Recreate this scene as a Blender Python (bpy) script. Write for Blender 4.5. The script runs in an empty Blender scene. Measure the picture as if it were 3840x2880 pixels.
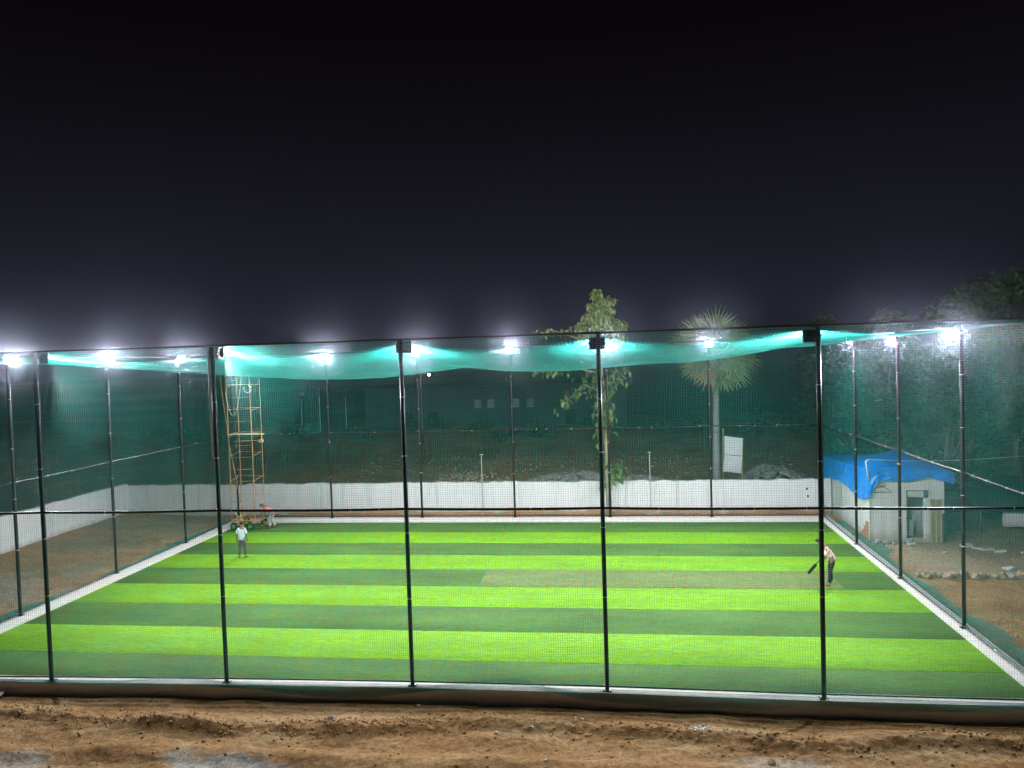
import bpy, bmesh, math, random
import numpy as np
from mathutils import Vector, Matrix, Euler, noise as mnoise

random.seed(7)
rng = np.random.default_rng(11)
SC = bpy.context.scene
COL = SC.collection

# ------------------------------------------------------------------ camera
YAW, PITCH, ROLL = -0.1340, 0.0360, -0.0305
CAM = Vector((21.2221, -19.7846, 8.65))
FPX = 2941.5
cy, sy, cp, sp = math.cos(YAW), math.sin(YAW), math.cos(PITCH), math.sin(PITCH)
FW = Vector((sy * cp, cy * cp, -sp))
r0 = Vector((cy, -sy, 0.0))
u0 = r0.cross(FW)
cr, sr = math.cos(ROLL), math.sin(ROLL)
RT = cr * r0 + sr * u0
UP = -sr * r0 + cr * u0
cam_d = bpy.data.cameras.new("camera")
cam_d.sensor_width = 36.0
cam_d.lens = FPX / 3840.0 * 36.0
cam_d.clip_end = 1500
cam_o = bpy.data.objects.new("camera", cam_d)
COL.objects.link(cam_o)
M = Matrix((RT, UP, -FW)).transposed().to_4x4()
M.translation = CAM
cam_o.matrix_world = M
SC.camera = cam_o

# ------------------------------------------------------------------ night sky
LAMP_W = 1280.0
HAZE = 0.0006
world = bpy.data.worlds.new("World")
SC.world = world
world.use_nodes = True
nt = world.node_tree
nt.nodes.clear()
wo = nt.nodes.new("ShaderNodeOutputWorld")
bg = nt.nodes.new("ShaderNodeBackground")
tc = nt.nodes.new("ShaderNodeTexCoord")
sx = nt.nodes.new("ShaderNodeSeparateXYZ")
rp = nt.nodes.new("ShaderNodeValToRGB")
nt.links.new(tc.outputs["Generated"], sx.inputs[0])
nt.links.new(sx.outputs["Z"], rp.inputs[0])
el = rp.color_ramp.elements
el[0].position = 0.0; el[0].color = (0.010, 0.010, 0.018, 1)
el[1].position = 1.0; el[1].color = (0.0022, 0.0018, 0.0028, 1)
for p, c in ((0.06, (0.009, 0.0095, 0.016)), (0.16, (0.0075, 0.0075, 0.012)), (0.27, (0.0045, 0.0040, 0.0062)), (0.38, (0.0024, 0.0016, 0.0028))):
    e = el.new(p); e.color = (*c, 1)
nt.links.new(rp.outputs[0], bg.inputs[0])
bg.inputs[1].default_value = 1.0
nt.links.new(bg.outputs[0], wo.inputs[0])

SC.view_settings.view_transform = 'Standard'
SC.view_settings.look = 'None'
SC.view_settings.exposure = 0.0
SC.view_settings.gamma = 1.0
SC.view_settings.use_curve_mapping = False
SC.cycles.use_denoising = True
SC.cycles.max_bounces = 6
SC.cycles.diffuse_bounces = 3
SC.cycles.glossy_bounces = 3
SC.cycles.transmission_bounces = 4
SC.cycles.volume_bounces = 0
SC.cycles.sample_clamp_indirect = 4.0
SC.cycles.sample_clamp_direct = 0.0
SC.cycles.use_light_tree = True

# ------------------------------------------------------------------ helpers
def tag(o, label=None, cat=None, group=None, kind=None):
    if label: o["label"] = label
    if cat: o["category"] = cat
    if group: o["group"] = group
    if kind: o["kind"] = kind
    return o

def empty(name, loc, rz=0.0):
    o = bpy.data.objects.new(name, None)
    o.empty_display_size = 0.2
    COL.objects.link(o)
    o.location = loc
    o.rotation_euler = (0, 0, rz)
    return o

def link(name, me, parent=None, loc=None, rot=None, scale=None):
    o = bpy.data.objects.new(name, me)
    COL.objects.link(o)
    if parent: o.parent = parent
    if loc is not None: o.location = loc
    if rot is not None: o.rotation_euler = rot
    if scale is not None: o.scale = scale
    return o

def np_mesh(name, V, F, mat, smooth=False):
    """V (n,3) float, F (m,k) int with k = 3 or 4"""
    V = np.asarray(V, dtype=np.float32); F = np.asarray(F, dtype=np.int32)
    me = bpy.data.meshes.new(name)
    me.vertices.add(len(V)); me.vertices.foreach_set("co", V.ravel())
    k = F.shape[1]
    me.loops.add(F.size); me.loops.foreach_set("vertex_index", F.ravel())
    me.polygons.add(len(F))
    me.polygons.foreach_set("loop_start", np.arange(0, F.size, k, dtype=np.int32))
    me.polygons.foreach_set("loop_total", np.full(len(F), k, dtype=np.int32))
    if smooth: me.polygons.foreach_set("use_smooth", np.ones(len(F), dtype=bool))
    me.update(calc_edges=True)
    me.validate()
    if mat: me.materials.append(mat)
    return me

class MB:
    """collects boxes, tubes and polygons, then links them as one mesh object"""
    def __init__(s): s.v = []; s.f = []
    def quad_box(s, c):  # 8 corners: bottom 4 ccw, top 4 ccw
        b = len(s.v); s.v += [tuple(p) for p in c]
        for q in ((0, 3, 2, 1), (4, 5, 6, 7), (0, 1, 5, 4), (1, 2, 6, 5), (2, 3, 7, 6), (3, 0, 4, 7)):
            s.f.append([b + i for i in q])
        return s
    def box(s, x0, x1, y0, y1, z0, z1):
        return s.quad_box([(x0, y0, z0), (x1, y0, z0), (x1, y1, z0), (x0, y1, z0), (x0, y0, z1), (x1, y0, z1), (x1, y1, z1), (x0, y1, z1)])
    def obox(s, c, ex, ey, ez):
        c, ex, ey, ez = map(Vector, (c, ex, ey, ez))
        return s.quad_box([c - ex - ey - ez, c + ex - ey - ez, c + ex + ey - ez, c - ex + ey - ez, c - ex - ey + ez, c + ex - ey + ez, c + ex + ey + ez, c - ex + ey + ez])
    def tube(s, pts, r, n=8, cap=True):
        pts = [Vector(p) for p in pts]
        rs = r if isinstance(r, (list, tuple)) else [r] * len(pts)
        b = len(s.v)
        ref = Vector((0, 0, 1))
        d0 = (pts[-1] - pts[0])
        if d0.length < 1e-6: d0 = pts[1] - pts[0]
        if abs(d0.normalized().z) > 0.9: ref = Vector((1, 0, 0))
        for i, p in enumerate(pts):
            d = (pts[min(i + 1, len(pts) - 1)] - pts[max(i - 1, 0)]).normalized()
            a = d.cross(ref)
            if a.length < 1e-4: a = d.cross(Vector((0, 1, 0)))
            a.normalize(); c = d.cross(a)
            for k in range(n):
                t = 2 * math.pi * k / n
                s.v.append(tuple(p + (a * math.cos(t) + c * math.sin(t)) * rs[i]))
        for i in range(len(pts) - 1):
            for k in range(n):
                k2 = (k + 1) % n
                s.f.append([b + i * n + k, b + i * n + k2, b + (i + 1) * n + k2, b + (i + 1) * n + k])
        if cap:
            s.f.append([b + k for k in range(n)][::-1])
            s.f.append([b + (len(pts) - 1) * n + k for k in range(n)])
        return s
    def poly(s, pts):
        b = len(s.v); s.v += [tuple(p) for p in pts]; s.f.append(list(range(b, b + len(pts)))); return s
    def mesh(s, name, mat, smooth=False, bevel=0):
        me = bpy.data.meshes.new(name); me.from_pydata(s.v, [], s.f)
        if bevel:
            bm = bmesh.new(); bm.from_mesh(me)
            bmesh.ops.bevel(bm, geom=bm.edges[:], offset=bevel, segments=1, affect='EDGES', clamp_overlap=True)
            bm.to_mesh(me); bm.free()
        if smooth:
            for p in me.polygons: p.use_smooth = True
        me.materials.append(mat); me.update()
        return me
    def build(s, name, mat, parent=None, smooth=False, bevel=0, **k):
        return link(name, s.mesh(name, mat, smooth, bevel), parent, **k)

def copy_tree(o, parent=None):
    c = o.copy(); COL.objects.link(c); c.parent = parent
    for ch in list(o.children): copy_tree(ch, c)
    return c

def vnoise(x, y, seed=0):
    """2-D value noise, numpy, 0..1"""
    xi = np.floor(x).astype(np.int64); yi = np.floor(y).astype(np.int64)
    fx = x - xi; fy = y - yi
    fx = fx * fx * (3 - 2 * fx); fy = fy * fy * (3 - 2 * fy)
    def h(a, b):
        n = (a * 374761393 + b * 668265263 + seed * 1442695041) & 0x7fffffff
        n = ((n ^ (n >> 13)) * 1274126177) & 0x7fffffff
        return ((n ^ (n >> 16)) & 0xffff) / 65535.0
    return (h(xi, yi) * (1 - fx) + h(xi + 1, yi) * fx) * (1 - fy) + (h(xi, yi + 1) * (1 - fx) + h(xi + 1, yi + 1) * fx) * fy

def fbm(x, y, oct=4, seed=0):
    a = 0.5; s = 0; t = 0
    for i in range(oct):
        s = s + a * vnoise(x * 2 ** i, y * 2 ** i, seed + i * 17); t += a; a *= 0.5
    return s / t - 0.5

# ------------------------------------------------------------------ materials
def mat(name, base, rough=0.8, spec=0.3, metal=0.0, var=0.0, scale=5.0, bump=0.0, bscale=None, detail=4, coat=0.0, tex=None, var2=None, emit=None, stretch=(1, 1, 1), sheen=0.0):
    m = bpy.data.materials.new(name); m.use_nodes = True
    n = m.node_tree.nodes; l = m.node_tree.links
    b = n["Principled BSDF"]
    b.inputs["Roughness"].default_value = rough
    b.inputs["Specular IOR Level"].default_value = spec
    b.inputs["Metallic"].default_value = metal
    b.inputs["Coat Weight"].default_value = coat
    if sheen: b.inputs["Sheen Weight"].default_value = sheen
    b.inputs["Base Color"].default_value = (*base, 1)
    tcn = n.new("ShaderNodeTexCoord"); mp = n.new("ShaderNodeMapping")
    l.new(tcn.outputs["Object"], mp.inputs[0]); mp.inputs["Scale"].default_value = stretch
    if var or var2:
        t = n.new("ShaderNodeTexNoise"); t.inputs["Scale"].default_value = scale; t.inputs["Detail"].default_value = detail; t.inputs["Roughness"].default_value = 0.65
        l.new(mp.outputs[0], t.inputs["Vector"])
        r = n.new("ShaderNodeValToRGB")
        lo = var2 if var2 else tuple(max(0, c * (1 - var)) for c in base)
        hi = base if var2 else tuple(min(1, c * (1 + var)) for c in base)
        r.color_ramp.elements[0].position = 0.34; r.color_ramp.elements[0].color = (*lo, 1)
        r.color_ramp.elements[1].position = 0.66; r.color_ramp.elements[1].color = (*hi, 1)
        l.new(t.outputs["Fac"], r.inputs[0]); l.new(r.outputs[0], b.inputs["Base Color"])
    if bump:
        t2 = n.new("ShaderNodeTexNoise"); t2.inputs["Scale"].default_value = bscale or scale * 6; t2.inputs["Detail"].default_value = 5
        l.new(mp.outputs[0], t2.inputs["Vector"])
        bp = n.new("ShaderNodeBump"); bp.inputs["Strength"].default_value = bump; bp.inputs["Distance"].default_value = 0.02
        l.new(t2.outputs["Fac"], bp.inputs["Height"]); l.new(bp.outputs[0], b.inputs["Normal"])
    return m

def emis(name, c, s):
    m = bpy.data.materials.new(name); m.use_nodes = True
    n = m.node_tree.nodes; n.clear()
    o = n.new("ShaderNodeOutputMaterial"); e = n.new("ShaderNodeEmission")
    e.inputs[0].default_value = (*c, 1); e.inputs[1].default_value = s
    m.node_tree.links.new(e.outputs[0], o.inputs[0])
    return m

def turf_mat(name, base, seed, patch=0.25, fleck=(0.5, 0.62, 0.4)):
    """artificial grass: blades read as short streaks, big soft pile-direction patches, pale flecks"""
    m = bpy.data.materials.new(name); m.use_nodes = True
    n = m.node_tree.nodes; l = m.node_tree.links; b = n["Principled BSDF"]
    b.inputs["Roughness"].default_value = 0.75; b.inputs["Specular IOR Level"].default_value = 0.12
    b.inputs["Sheen Weight"].default_value = 0.0; b.inputs["Sheen Roughness"].default_value = 0.5
    g = n.new("ShaderNodeNewGeometry")
    def noise_(sc, vec, det=3, off=0.0):
        mp = n.new("ShaderNodeMapping"); mp.inputs["Scale"].default_value = vec; mp.inputs["Location"].default_value = (seed * 3.1 + off, seed * 1.7, 0)
        l.new(g.outputs["Position"], mp.inputs[0])
        t = n.new("ShaderNodeTexNoise"); t.inputs["Scale"].default_value = sc; t.inputs["Detail"].default_value = det; t.inputs["Roughness"].default_value = 0.6
        l.new(mp.outputs[0], t.inputs["Vector"]); return t
    big = noise_(0.55, (0.45, 1.5, 1), 2)
    mid = noise_(2.2, (0.6, 2.6, 1), 4, 5.0)
    fine = noise_(38.0, (0.55, 1.0, 1), 3, 9.0)
    pile = noise_(11.0, (0.35, 1.6, 1), 3, 14.0)
    spk = noise_(95.0, (1.0, 1.0, 1), 1, 2.0)
    def ramp(t, lo, hi, p0=0.3, p1=0.7):
        r = n.new("ShaderNodeMapRange"); r.inputs[1].default_value = p0; r.inputs[2].default_value = p1
        r.inputs[3].default_value = lo; r.inputs[4].default_value = hi
        l.new(t.outputs["Fac"], r.inputs[0]); return r
    def mul(a, c):
        k = n.new("ShaderNodeMath"); k.operation = 'MULTIPLY'; l.new(a.outputs[0], k.inputs[0]); l.new(c.outputs[0], k.inputs[1]); return k
    f = mul(ramp(pile, 0.74, 1.26), mul(mul(ramp(big, 1 - patch, 1 + patch), ramp(mid, 0.88, 1.12)), ramp(fine, 0.62, 1.38)))
    vm = n.new("ShaderNodeVectorMath"); vm.operation = 'SCALE'; vm.inputs[0].default_value = base
    l.new(f.outputs[0], vm.inputs["Scale"])
    mx = n.new("ShaderNodeMix"); mx.data_type = 'RGBA'
    fr = ramp(spk, 0.0, 0.35, 0.64, 0.74)
    l.new(fr.outputs[0], mx.inputs["Factor"]); l.new(vm.outputs[0], mx.inputs["A"]); mx.inputs["B"].default_value = (*fleck, 1)
    l.new(mx.outputs["Result"], b.inputs["Base Color"])
    bp = n.new("ShaderNodeBump"); bp.inputs["Strength"].default_value = 0.7; bp.inputs["Distance"].default_value = 0.025
    l.new(fine.outputs["Fac"], bp.inputs["Height"]); l.new(bp.outputs[0], b.inputs["Normal"])
    return m

def soil_mat():
    m = bpy.data.materials.new("soil"); m.use_nodes = True
    n = m.node_tree.nodes; l = m.node_tree.links; b = n["Principled BSDF"]
    b.inputs["Roughness"].default_value = 0.95; b.inputs["Specular IOR Level"].default_value = 0.15
    g = n.new("ShaderNodeNewGeometry")
    def nz(sc, det, rough=0.6, vec=(1, 1, 1)):
        mp = n.new("ShaderNodeMapping"); mp.inputs["Scale"].default_value = vec; l.new(g.outputs["Position"], mp.inputs[0])
        t = n.new("ShaderNodeTexNoise"); t.inputs["Scale"].default_value = sc; t.inputs["Detail"].default_value = det; t.inputs["Roughness"].default_value = rough
        l.new(mp.outputs[0], t.inputs["Vector"]); return t
    a = nz(0.45, 4, 0.6, (1, 1.8, 1)); c = nz(7, 5, 0.75); d = nz(60, 3, 0.7)
    r = n.new("ShaderNodeValToRGB"); e = r.color_ramp.elements
    e[0].position = 0.3; e[0].color = (0.35, 0.18, 0.075, 1)
    e[1].position = 0.72; e[1].color = (0.54, 0.36, 0.19, 1)
    k = e.new(0.5); k.color = (0.46, 0.26, 0.112, 1)
    l.new(a.outputs["Fac"], r.inputs[0])
    # damp/grey patches and far scrub from painted attributes
    at = n.new("ShaderNodeAttribute"); at.attribute_name = "patch"
    sp_ = n.new("ShaderNodeSeparateColor"); l.new(at.outputs["Color"], sp_.inputs[0])
    m1 = n.new("ShaderNodeMix"); m1.data_type = 'RGBA'; l.new(sp_.outputs[0], m1.inputs["Factor"]); l.new(r.outputs[0], m1.inputs["A"]); m1.inputs["B"].default_value = (0.52, 0.48, 0.42, 1)
    m2 = n.new("ShaderNodeMix"); m2.data_type = 'RGBA'; l.new(sp_.outputs[1], m2.inputs["Factor"]); l.new(m1.outputs["Result"], m2.inputs["A"]); m2.inputs["B"].default_value = (0.07, 0.105, 0.04, 1)
    m3 = n.new("ShaderNodeMix"); m3.data_type = 'RGBA'; l.new(sp_.outputs[2], m3.inputs["Factor"]); l.new(m2.outputs["Result"], m3.inputs["A"]); m3.inputs["B"].default_value = (0.30, 0.22, 0.14, 1)
    def rng_(t, lo, hi):
        q = n.new("ShaderNodeMapRange"); q.inputs[1].default_value = 0.3; q.inputs[2].default_value = 0.7; q.inputs[3].default_value = lo; q.inputs[4].default_value = hi
        l.new(t.outputs["Fac"], q.inputs[0]); return q
    mu = n.new("ShaderNodeMath"); mu.operation = 'MULTIPLY'
    l.new(rng_(c, 0.5, 1.45).outputs[0], mu.inputs[0]); l.new(rng_(d, 0.75, 1.25).outputs[0], mu.inputs[1])
    vm = n.new("ShaderNodeVectorMath"); vm.operation = 'SCALE'; l.new(m3.outputs["Result"], vm.inputs[0]); l.new(mu.outputs[0], vm.inputs["Scale"])
    l.new(vm.outputs[0], b.inputs["Base Color"])
    ad = n.new("ShaderNodeMath"); ad.operation = 'ADD'; l.new(c.outputs["Fac"], ad.inputs[0])
    s2 = n.new("ShaderNodeMath"); s2.operation = 'MULTIPLY'; s2.inputs[1].default_value = 0.35; l.new(d.outputs["Fac"], s2.inputs[0]); l.new(s2.outputs[0], ad.inputs[1])
    bp = n.new("ShaderNodeBump"); bp.inputs["Strength"].default_value = 0.8; bp.inputs["Distance"].default_value = 0.06
    l.new(ad.outputs[0], bp.inputs["Height"]); l.new(bp.outputs[0], b.inputs["Normal"])
    return m

def wall_mat(name, base, dirt, zlo, zhi, scale=3.0, amount=0.8):
    """whitewashed plaster; splash-back dirt near the foot, faint vertical runs"""
    m = bpy.data.materials.new(name); m.use_nodes = True
    n = m.node_tree.nodes; l = m.node_tree.links; b = n["Principled BSDF"]
    b.inputs["Roughness"].default_value = 0.9; b.inputs["Specular IOR Level"].default_value = 0.15
    g = n.new("ShaderNodeNewGeometry"); s = n.new("ShaderNodeSeparateXYZ"); l.new(g.outputs["Position"], s.inputs[0])
    t = n.new("ShaderNodeTexNoise"); t.inputs["Scale"].default_value = scale; t.inputs["Detail"].default_value = 6; t.inputs["Roughness"].default_value = 0.7; l.new(g.outputs["Position"], t.inputs["Vector"])
    mp = n.new("ShaderNodeMapping"); mp.inputs["Scale"].default_value = (3.5, 3.5, 0.35); l.new(g.outputs["Position"], mp.inputs[0])
    t2 = n.new("ShaderNodeTexNoise"); t2.inputs["Scale"].default_value = 1.0; t2.inputs["Detail"].default_value = 5; l.new(mp.outputs[0], t2.inputs["Vector"])
    q = n.new("ShaderNodeMapRange"); q.inputs[1].default_value = zlo; q.inputs[2].default_value = zhi; q.inputs[3].default_value = 1; q.inputs[4].default_value = 0; l.new(s.outputs["Z"], q.inputs[0])
    ad = n.new("ShaderNodeMath"); ad.operation = 'ADD'; l.new(q.outputs[0], ad.inputs[0]); l.new(t.outputs["Fac"], ad.inputs[1])
    q2 = n.new("ShaderNodeMapRange"); q2.inputs[1].default_value = 0.75; q2.inputs[2].default_value = 1.25; q2.inputs[3].default_value = 0; q2.inputs[4].default_value = amount; l.new(ad.outputs[0], q2.inputs[0])
    r = n.new("ShaderNodeMapRange"); r.inputs[1].default_value = 0.3; r.inputs[2].default_value = 0.7; r.inputs[3].default_value = 0.93; r.inputs[4].default_value = 1.04; l.new(t2.outputs["Fac"], r.inputs[0])
    vm = n.new("ShaderNodeVectorMath"); vm.operation = 'SCALE'; vm.inputs[0].default_value = base; l.new(r.outputs[0], vm.inputs["Scale"])
    mx = n.new("ShaderNodeMix"); mx.data_type = 'RGBA'; l.new(q2.outputs[0], mx.inputs["Factor"]); l.new(vm.outputs[0], mx.inputs["A"]); mx.inputs["B"].default_value = (*dirt, 1)
    l.new(mx.outputs["Result"], b.inputs["Base Color"])
    bp = n.new("ShaderNodeBump"); bp.inputs["Strength"].default_value = 0.5; bp.inputs["Distance"].default_value = 0.03
    l.new(t.outputs["Fac"], bp.inputs["Height"]); l.new(bp.outputs[0], b.inputs["Normal"])
    return m

def leaf_mat(name, a, b_, trans=0.35):
    m = bpy.data.materials.new(name); m.use_nodes = True
    n = m.node_tree.nodes; l = m.node_tree.links; b = n["Principled BSDF"]
    b.inputs["Roughness"].default_value = 0.6; b.inputs["Specular IOR Level"].default_value = 0.3
    g = n.new("ShaderNodeNewGeometry"); oi = n.new("ShaderNodeObjectInfo")
    ad = n.new("ShaderNodeMath"); ad.operation = 'ADD'; l.new(g.outputs["Random Per Island"], ad.inputs[0]); l.new(oi.outputs["Random"], ad.inputs[1])
    fr = n.new("ShaderNodeMath"); fr.operation = 'FRACT'; l.new(ad.outputs[0], fr.inputs[0])
    r = n.new("ShaderNodeValToRGB"); r.color_ramp.elements[0].color = (*a, 1); r.color_ramp.elements[1].color = (*b_, 1)
    l.new(fr.outputs[0], r.inputs[0]); l.new(r.outputs[0], b.inputs["Base Color"])
    tr = n.new("ShaderNodeBsdfTranslucent"); l.new(r.outputs[0], tr.inputs[0])
    mx = n.new("ShaderNodeMixShader"); mx.inputs[0].default_value = trans
    l.new(b.outputs[0], mx.inputs[1]); l.new(tr.outputs[0], mx.inputs[2])
    l.new(mx.outputs[0], n["Material Output"].inputs[0])
    return m

M_soil = soil_mat()
M_turfL = turf_mat("lime_artificial_turf", (0.120, 0.285, 0.008), 1, 0.13, (0.3, 0.5, 0.1))
M_turfD = turf_mat("dark_green_artificial_turf", (0.052, 0.125, 0.022), 2, 0.22, (0.2, 0.36, 0.15))
M_mat = turf_mat("tan_pitch_carpet", (0.105, 0.155, 0.045), 3, 0.12, (0.42, 0.45, 0.25))
M_kerb = mat("kerb_white_paint", (0.66, 0.64, 0.61), 0.85, 0.2, var=0.10, scale=4, bump=0.3, bscale=30)
M_plinth = wall_mat("grey_cement_render", (0.74, 0.76, 0.78), (0.56, 0.54, 0.51), -0.6, -0.28, 4.0, 0.6)
M_white = wall_mat("whitewashed_plaster", (0.82, 0.82, 0.84), (0.42, 0.35, 0.27), -0.25, 0.40)
M_hutw = wall_mat("hut_pale_plaster", (0.72, 0.72, 0.72), (0.40, 0.26, 0.15), -0.5, 0.5, 2.2)
M_brick = mat("old_brick", (0.46, 0.24, 0.14), 0.95, 0.1, var=0.35, scale=6, bump=0.4)
M_mortar = mat("bare_masonry_core", (0.42, 0.33, 0.26), 0.95, 0.1, var=0.3, scale=7, bump=0.5)
M_black = mat("black_enamel_pipe", (0.010, 0.010, 0.012), 0.36, 0.45, var=0.3, scale=9, coat=0.1)
M_net = mat("green_nylon_net", (0.014, 0.32, 0.27), 0.55, 0.4)
M_netd = mat("green_nylon_net_hem", (0.016, 0.20, 0.155), 0.6, 0.4)
M_tie = mat("white_cable_tie", (0.72, 0.72, 0.74), 0.5, 0.4)
M_conduit = mat("pale_pvc_conduit", (0.80, 0.80, 0.82), 0.45, 0.4, var=0.08)
M_housing = mat("dark_lamp_housing", (0.03, 0.032, 0.036), 0.45, 0.4, metal=0.3)
M_bezel = mat("lamp_bezel_alloy", (0.42, 0.42, 0.44), 0.4, 0.5, metal=0.6)
M_lens = emis("floodlight_led_glow", (0.93, 0.96, 1.0), 90.0)
M_rust = mat("rusty_yellow_pipe", (0.56, 0.31, 0.12), 0.75, 0.3, var2=(0.28, 0.13, 0.06), scale=7)
M_plank = mat("weathered_plank", (0.52, 0.40, 0.24), 0.85, 0.2, var=0.25, scale=6, stretch=(1, 8, 8))
M_rubber = mat("black_rubber_tyre", (0.02, 0.02, 0.022), 0.8, 0.3)
M_rim = mat("green_painted_rim", (0.03, 0.36, 0.07), 0.45, 0.4, var=0.2)
M_hose = mat("yellowed_hose", (0.62, 0.52, 0.22), 0.5, 0.4)
M_rope = mat("straw_rope", (0.58, 0.50, 0.34), 0.9, 0.1)
M_skin = mat("brown_skin", (0.22, 0.115, 0.07), 0.55, 0.3, sheen=0.05)
M_hair = mat("black_hair", (0.012, 0.010, 0.009), 0.6, 0.3, var=0.4, scale=40, bump=0.4)
M_shirtb = mat("pale_blue_cotton", (0.50, 0.62, 0.70), 0.9, 0.1, var=0.12, scale=5, bump=0.5, bscale=14)
M_shirtp = mat("coral_pink_cotton", (0.62, 0.17, 0.19), 0.9, 0.1, var=0.12, scale=5, bump=0.5, bscale=14)
M_shirtl = mat("light_pink_cotton", (0.86, 0.62, 0.60), 0.9, 0.1, var=0.08, scale=5, bump=0.5, bscale=14)
M_trg = mat("charcoal_cotton", (0.085, 0.085, 0.095), 0.9, 0.1, var=0.25, scale=6, bump=0.5, bscale=14)
M_trl = mat("light_grey_denim", (0.36, 0.37, 0.41), 0.9, 0.1, var=0.2, scale=6, bump=0.5, bscale=14)
M_trk = mat("black_trouser_cotton", (0.018, 0.02, 0.024), 0.85, 0.2, var=0.2, scale=6, bump=0.4)
M_bat = mat("black_bat_cover", (0.018, 0.02, 0.022), 0.4, 0.4)
M_shoe = mat("dark_sandal_leather", (0.03, 0.025, 0.02), 0.6, 0.3)
M_eye = mat("eye_white", (0.7, 0.68, 0.65), 0.4, 0.4)
M_bark = mat("pale_teak_bark", (0.42, 0.35, 0.25), 0.95, 0.1, var=0.3, scale=5, bump=0.8, stretch=(3, 3, 0.6))
M_pbark = mat("grey_palm_bark", (0.27, 0.27, 0.27), 0.95, 0.1, var=0.25, scale=4, bump=0.9, stretch=(0.7, 0.7, 5))
M_teak = leaf_mat("teak_leaves", (0.05, 0.11, 0.02), (0.40, 0.47, 0.16))
M_palm = leaf_mat("palm_fronds", (0.10, 0.16, 0.05), (0.30, 0.38, 0.15), 0.25)
M_palmd = leaf_mat("dry_palm_fronds", (0.30, 0.18, 0.09), (0.42, 0.28, 0.14), 0.2)
M_tree = leaf_mat("dark_tree_leaves", (0.02, 0.055, 0.012), (0.085, 0.14, 0.035))
M_scrub = leaf_mat("scrub_leaves", (0.05, 0.08, 0.02), (0.15, 0.17, 0.06))
M_tbark = mat("dark_bark", (0.12, 0.09, 0.07), 0.95, 0.1, var=0.3, scale=5, bump=0.6)
M_tarp = mat("blue_polythene_tarpaulin", (0.0, 0.22, 0.92), 0.3, 0.5, var=0.25, scale=2.2, bump=0.8, bscale=5.0)
M_wood = mat("old_brown_timber", (0.30, 0.24, 0.15), 0.85, 0.2, var=0.35, scale=4, stretch=(6, 6, 0.8))
M_greenp = mat("faded_green_paint", (0.10, 0.17, 0.13), 0.7, 0.3, var=0.2, scale=6)
M_tin = mat("dull_green_sheet", (0.05, 0.10, 0.095), 0.6, 0.4, var=0.25, scale=3)
M_stone = mat("grey_rubble", (0.36, 0.33, 0.30), 0.9, 0.2, var=0.35, scale=2.5, bump=0.5)
M_stoneb = mat("brown_field_stone", (0.44, 0.33, 0.21), 0.9, 0.2, var=0.3, scale=4, bump=0.5)
M_pebble = mat("pale_pebble", (0.60, 0.50, 0.37), 0.9, 0.2, var=0.3, scale=3)
M_chip = mat("white_marble_chip", (0.72, 0.70, 0.66), 0.6, 0.3, var=0.15, scale=9)
M_clod = mat("brown_earth_clod", (0.48, 0.30, 0.155), 0.95, 0.1, var=0.35, scale=8, bump=0.5)
M_slab = mat("pale_cement_slab", (0.58, 0.58, 0.58), 0.85, 0.2, var=0.15, scale=4)
M_board = mat("white_flex_sheet", (0.72, 0.74, 0.77), 0.6, 0.3, var=0.06, scale=2)
M_bamboo = mat("bamboo", (0.50, 0.38, 0.20), 0.7, 0.3, var=0.2, scale=4)
M_bldg = mat("dark_blue_wash_wall", (0.075, 0.095, 0.12), 0.9, 0.2, var=0.2, scale=0.6)
M_notice = mat("pale_window_paper", (0.62, 0.66, 0.68), 0.8, 0.2, var=0.2, scale=2)
M_dark = mat("unlit_interior", (0.02, 0.02, 0.02), 0.9, 0.1)
M_galv = mat("galvanised_post", (0.45, 0.45, 0.46), 0.5, 0.4, metal=0.3)
M_red = mat("red_plastic", (0.55, 0.06, 0.05), 0.5, 0.4)
M_bulb = emis("warm_bulb", (1.0, 0.80, 0.62), 14.0)

# ------------------------------------------------------------------ haze
hz = MB().box(-260, 300, -60, 330, -4.0, 15.5)
M_haze = bpy.data.materials.new("mist_and_lens_glow"); M_haze.use_nodes = True
_n = M_haze.node_tree.nodes; _n.clear()
_o = _n.new("ShaderNodeOutputMaterial"); _v = _n.new("ShaderNodeVolumePrincipled")
_v.inputs["Color"].default_value = (0.72, 0.76, 1.0, 1); _v.inputs["Density"].default_value = HAZE; _v.inputs["Anisotropy"].default_value = 0.982  # slight mist; its forward scatter also imitates the lens glow of the lamps
M_haze.node_tree.links.new(_v.outputs[0], _o.inputs["Volume"])
tag(hz.build("haze", M_haze), "thin night mist, also imitating lens glow round the floodlights", None, None, "stuff")

# ------------------------------------------------------------------ ground
FRONT = [(-12, -0.55), (3.9, -0.31), (11.4, -0.08), (15.7, 0.02), (20.8, 0.01), (26.0, -0.11), (30.55, -0.10), (31.75, -0.12), (60, -0.12)]
def yfront(x): return float(np.interp(x, [p[0] for p in FRONT], [p[1] for p in FRONT]))
XL, XR, YB = -0.12, 31.68, 21.75      # outer kerb edges
XLi, XRi, YBi = 0.66, 31.17, 20.68    # inner kerb edges

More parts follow.
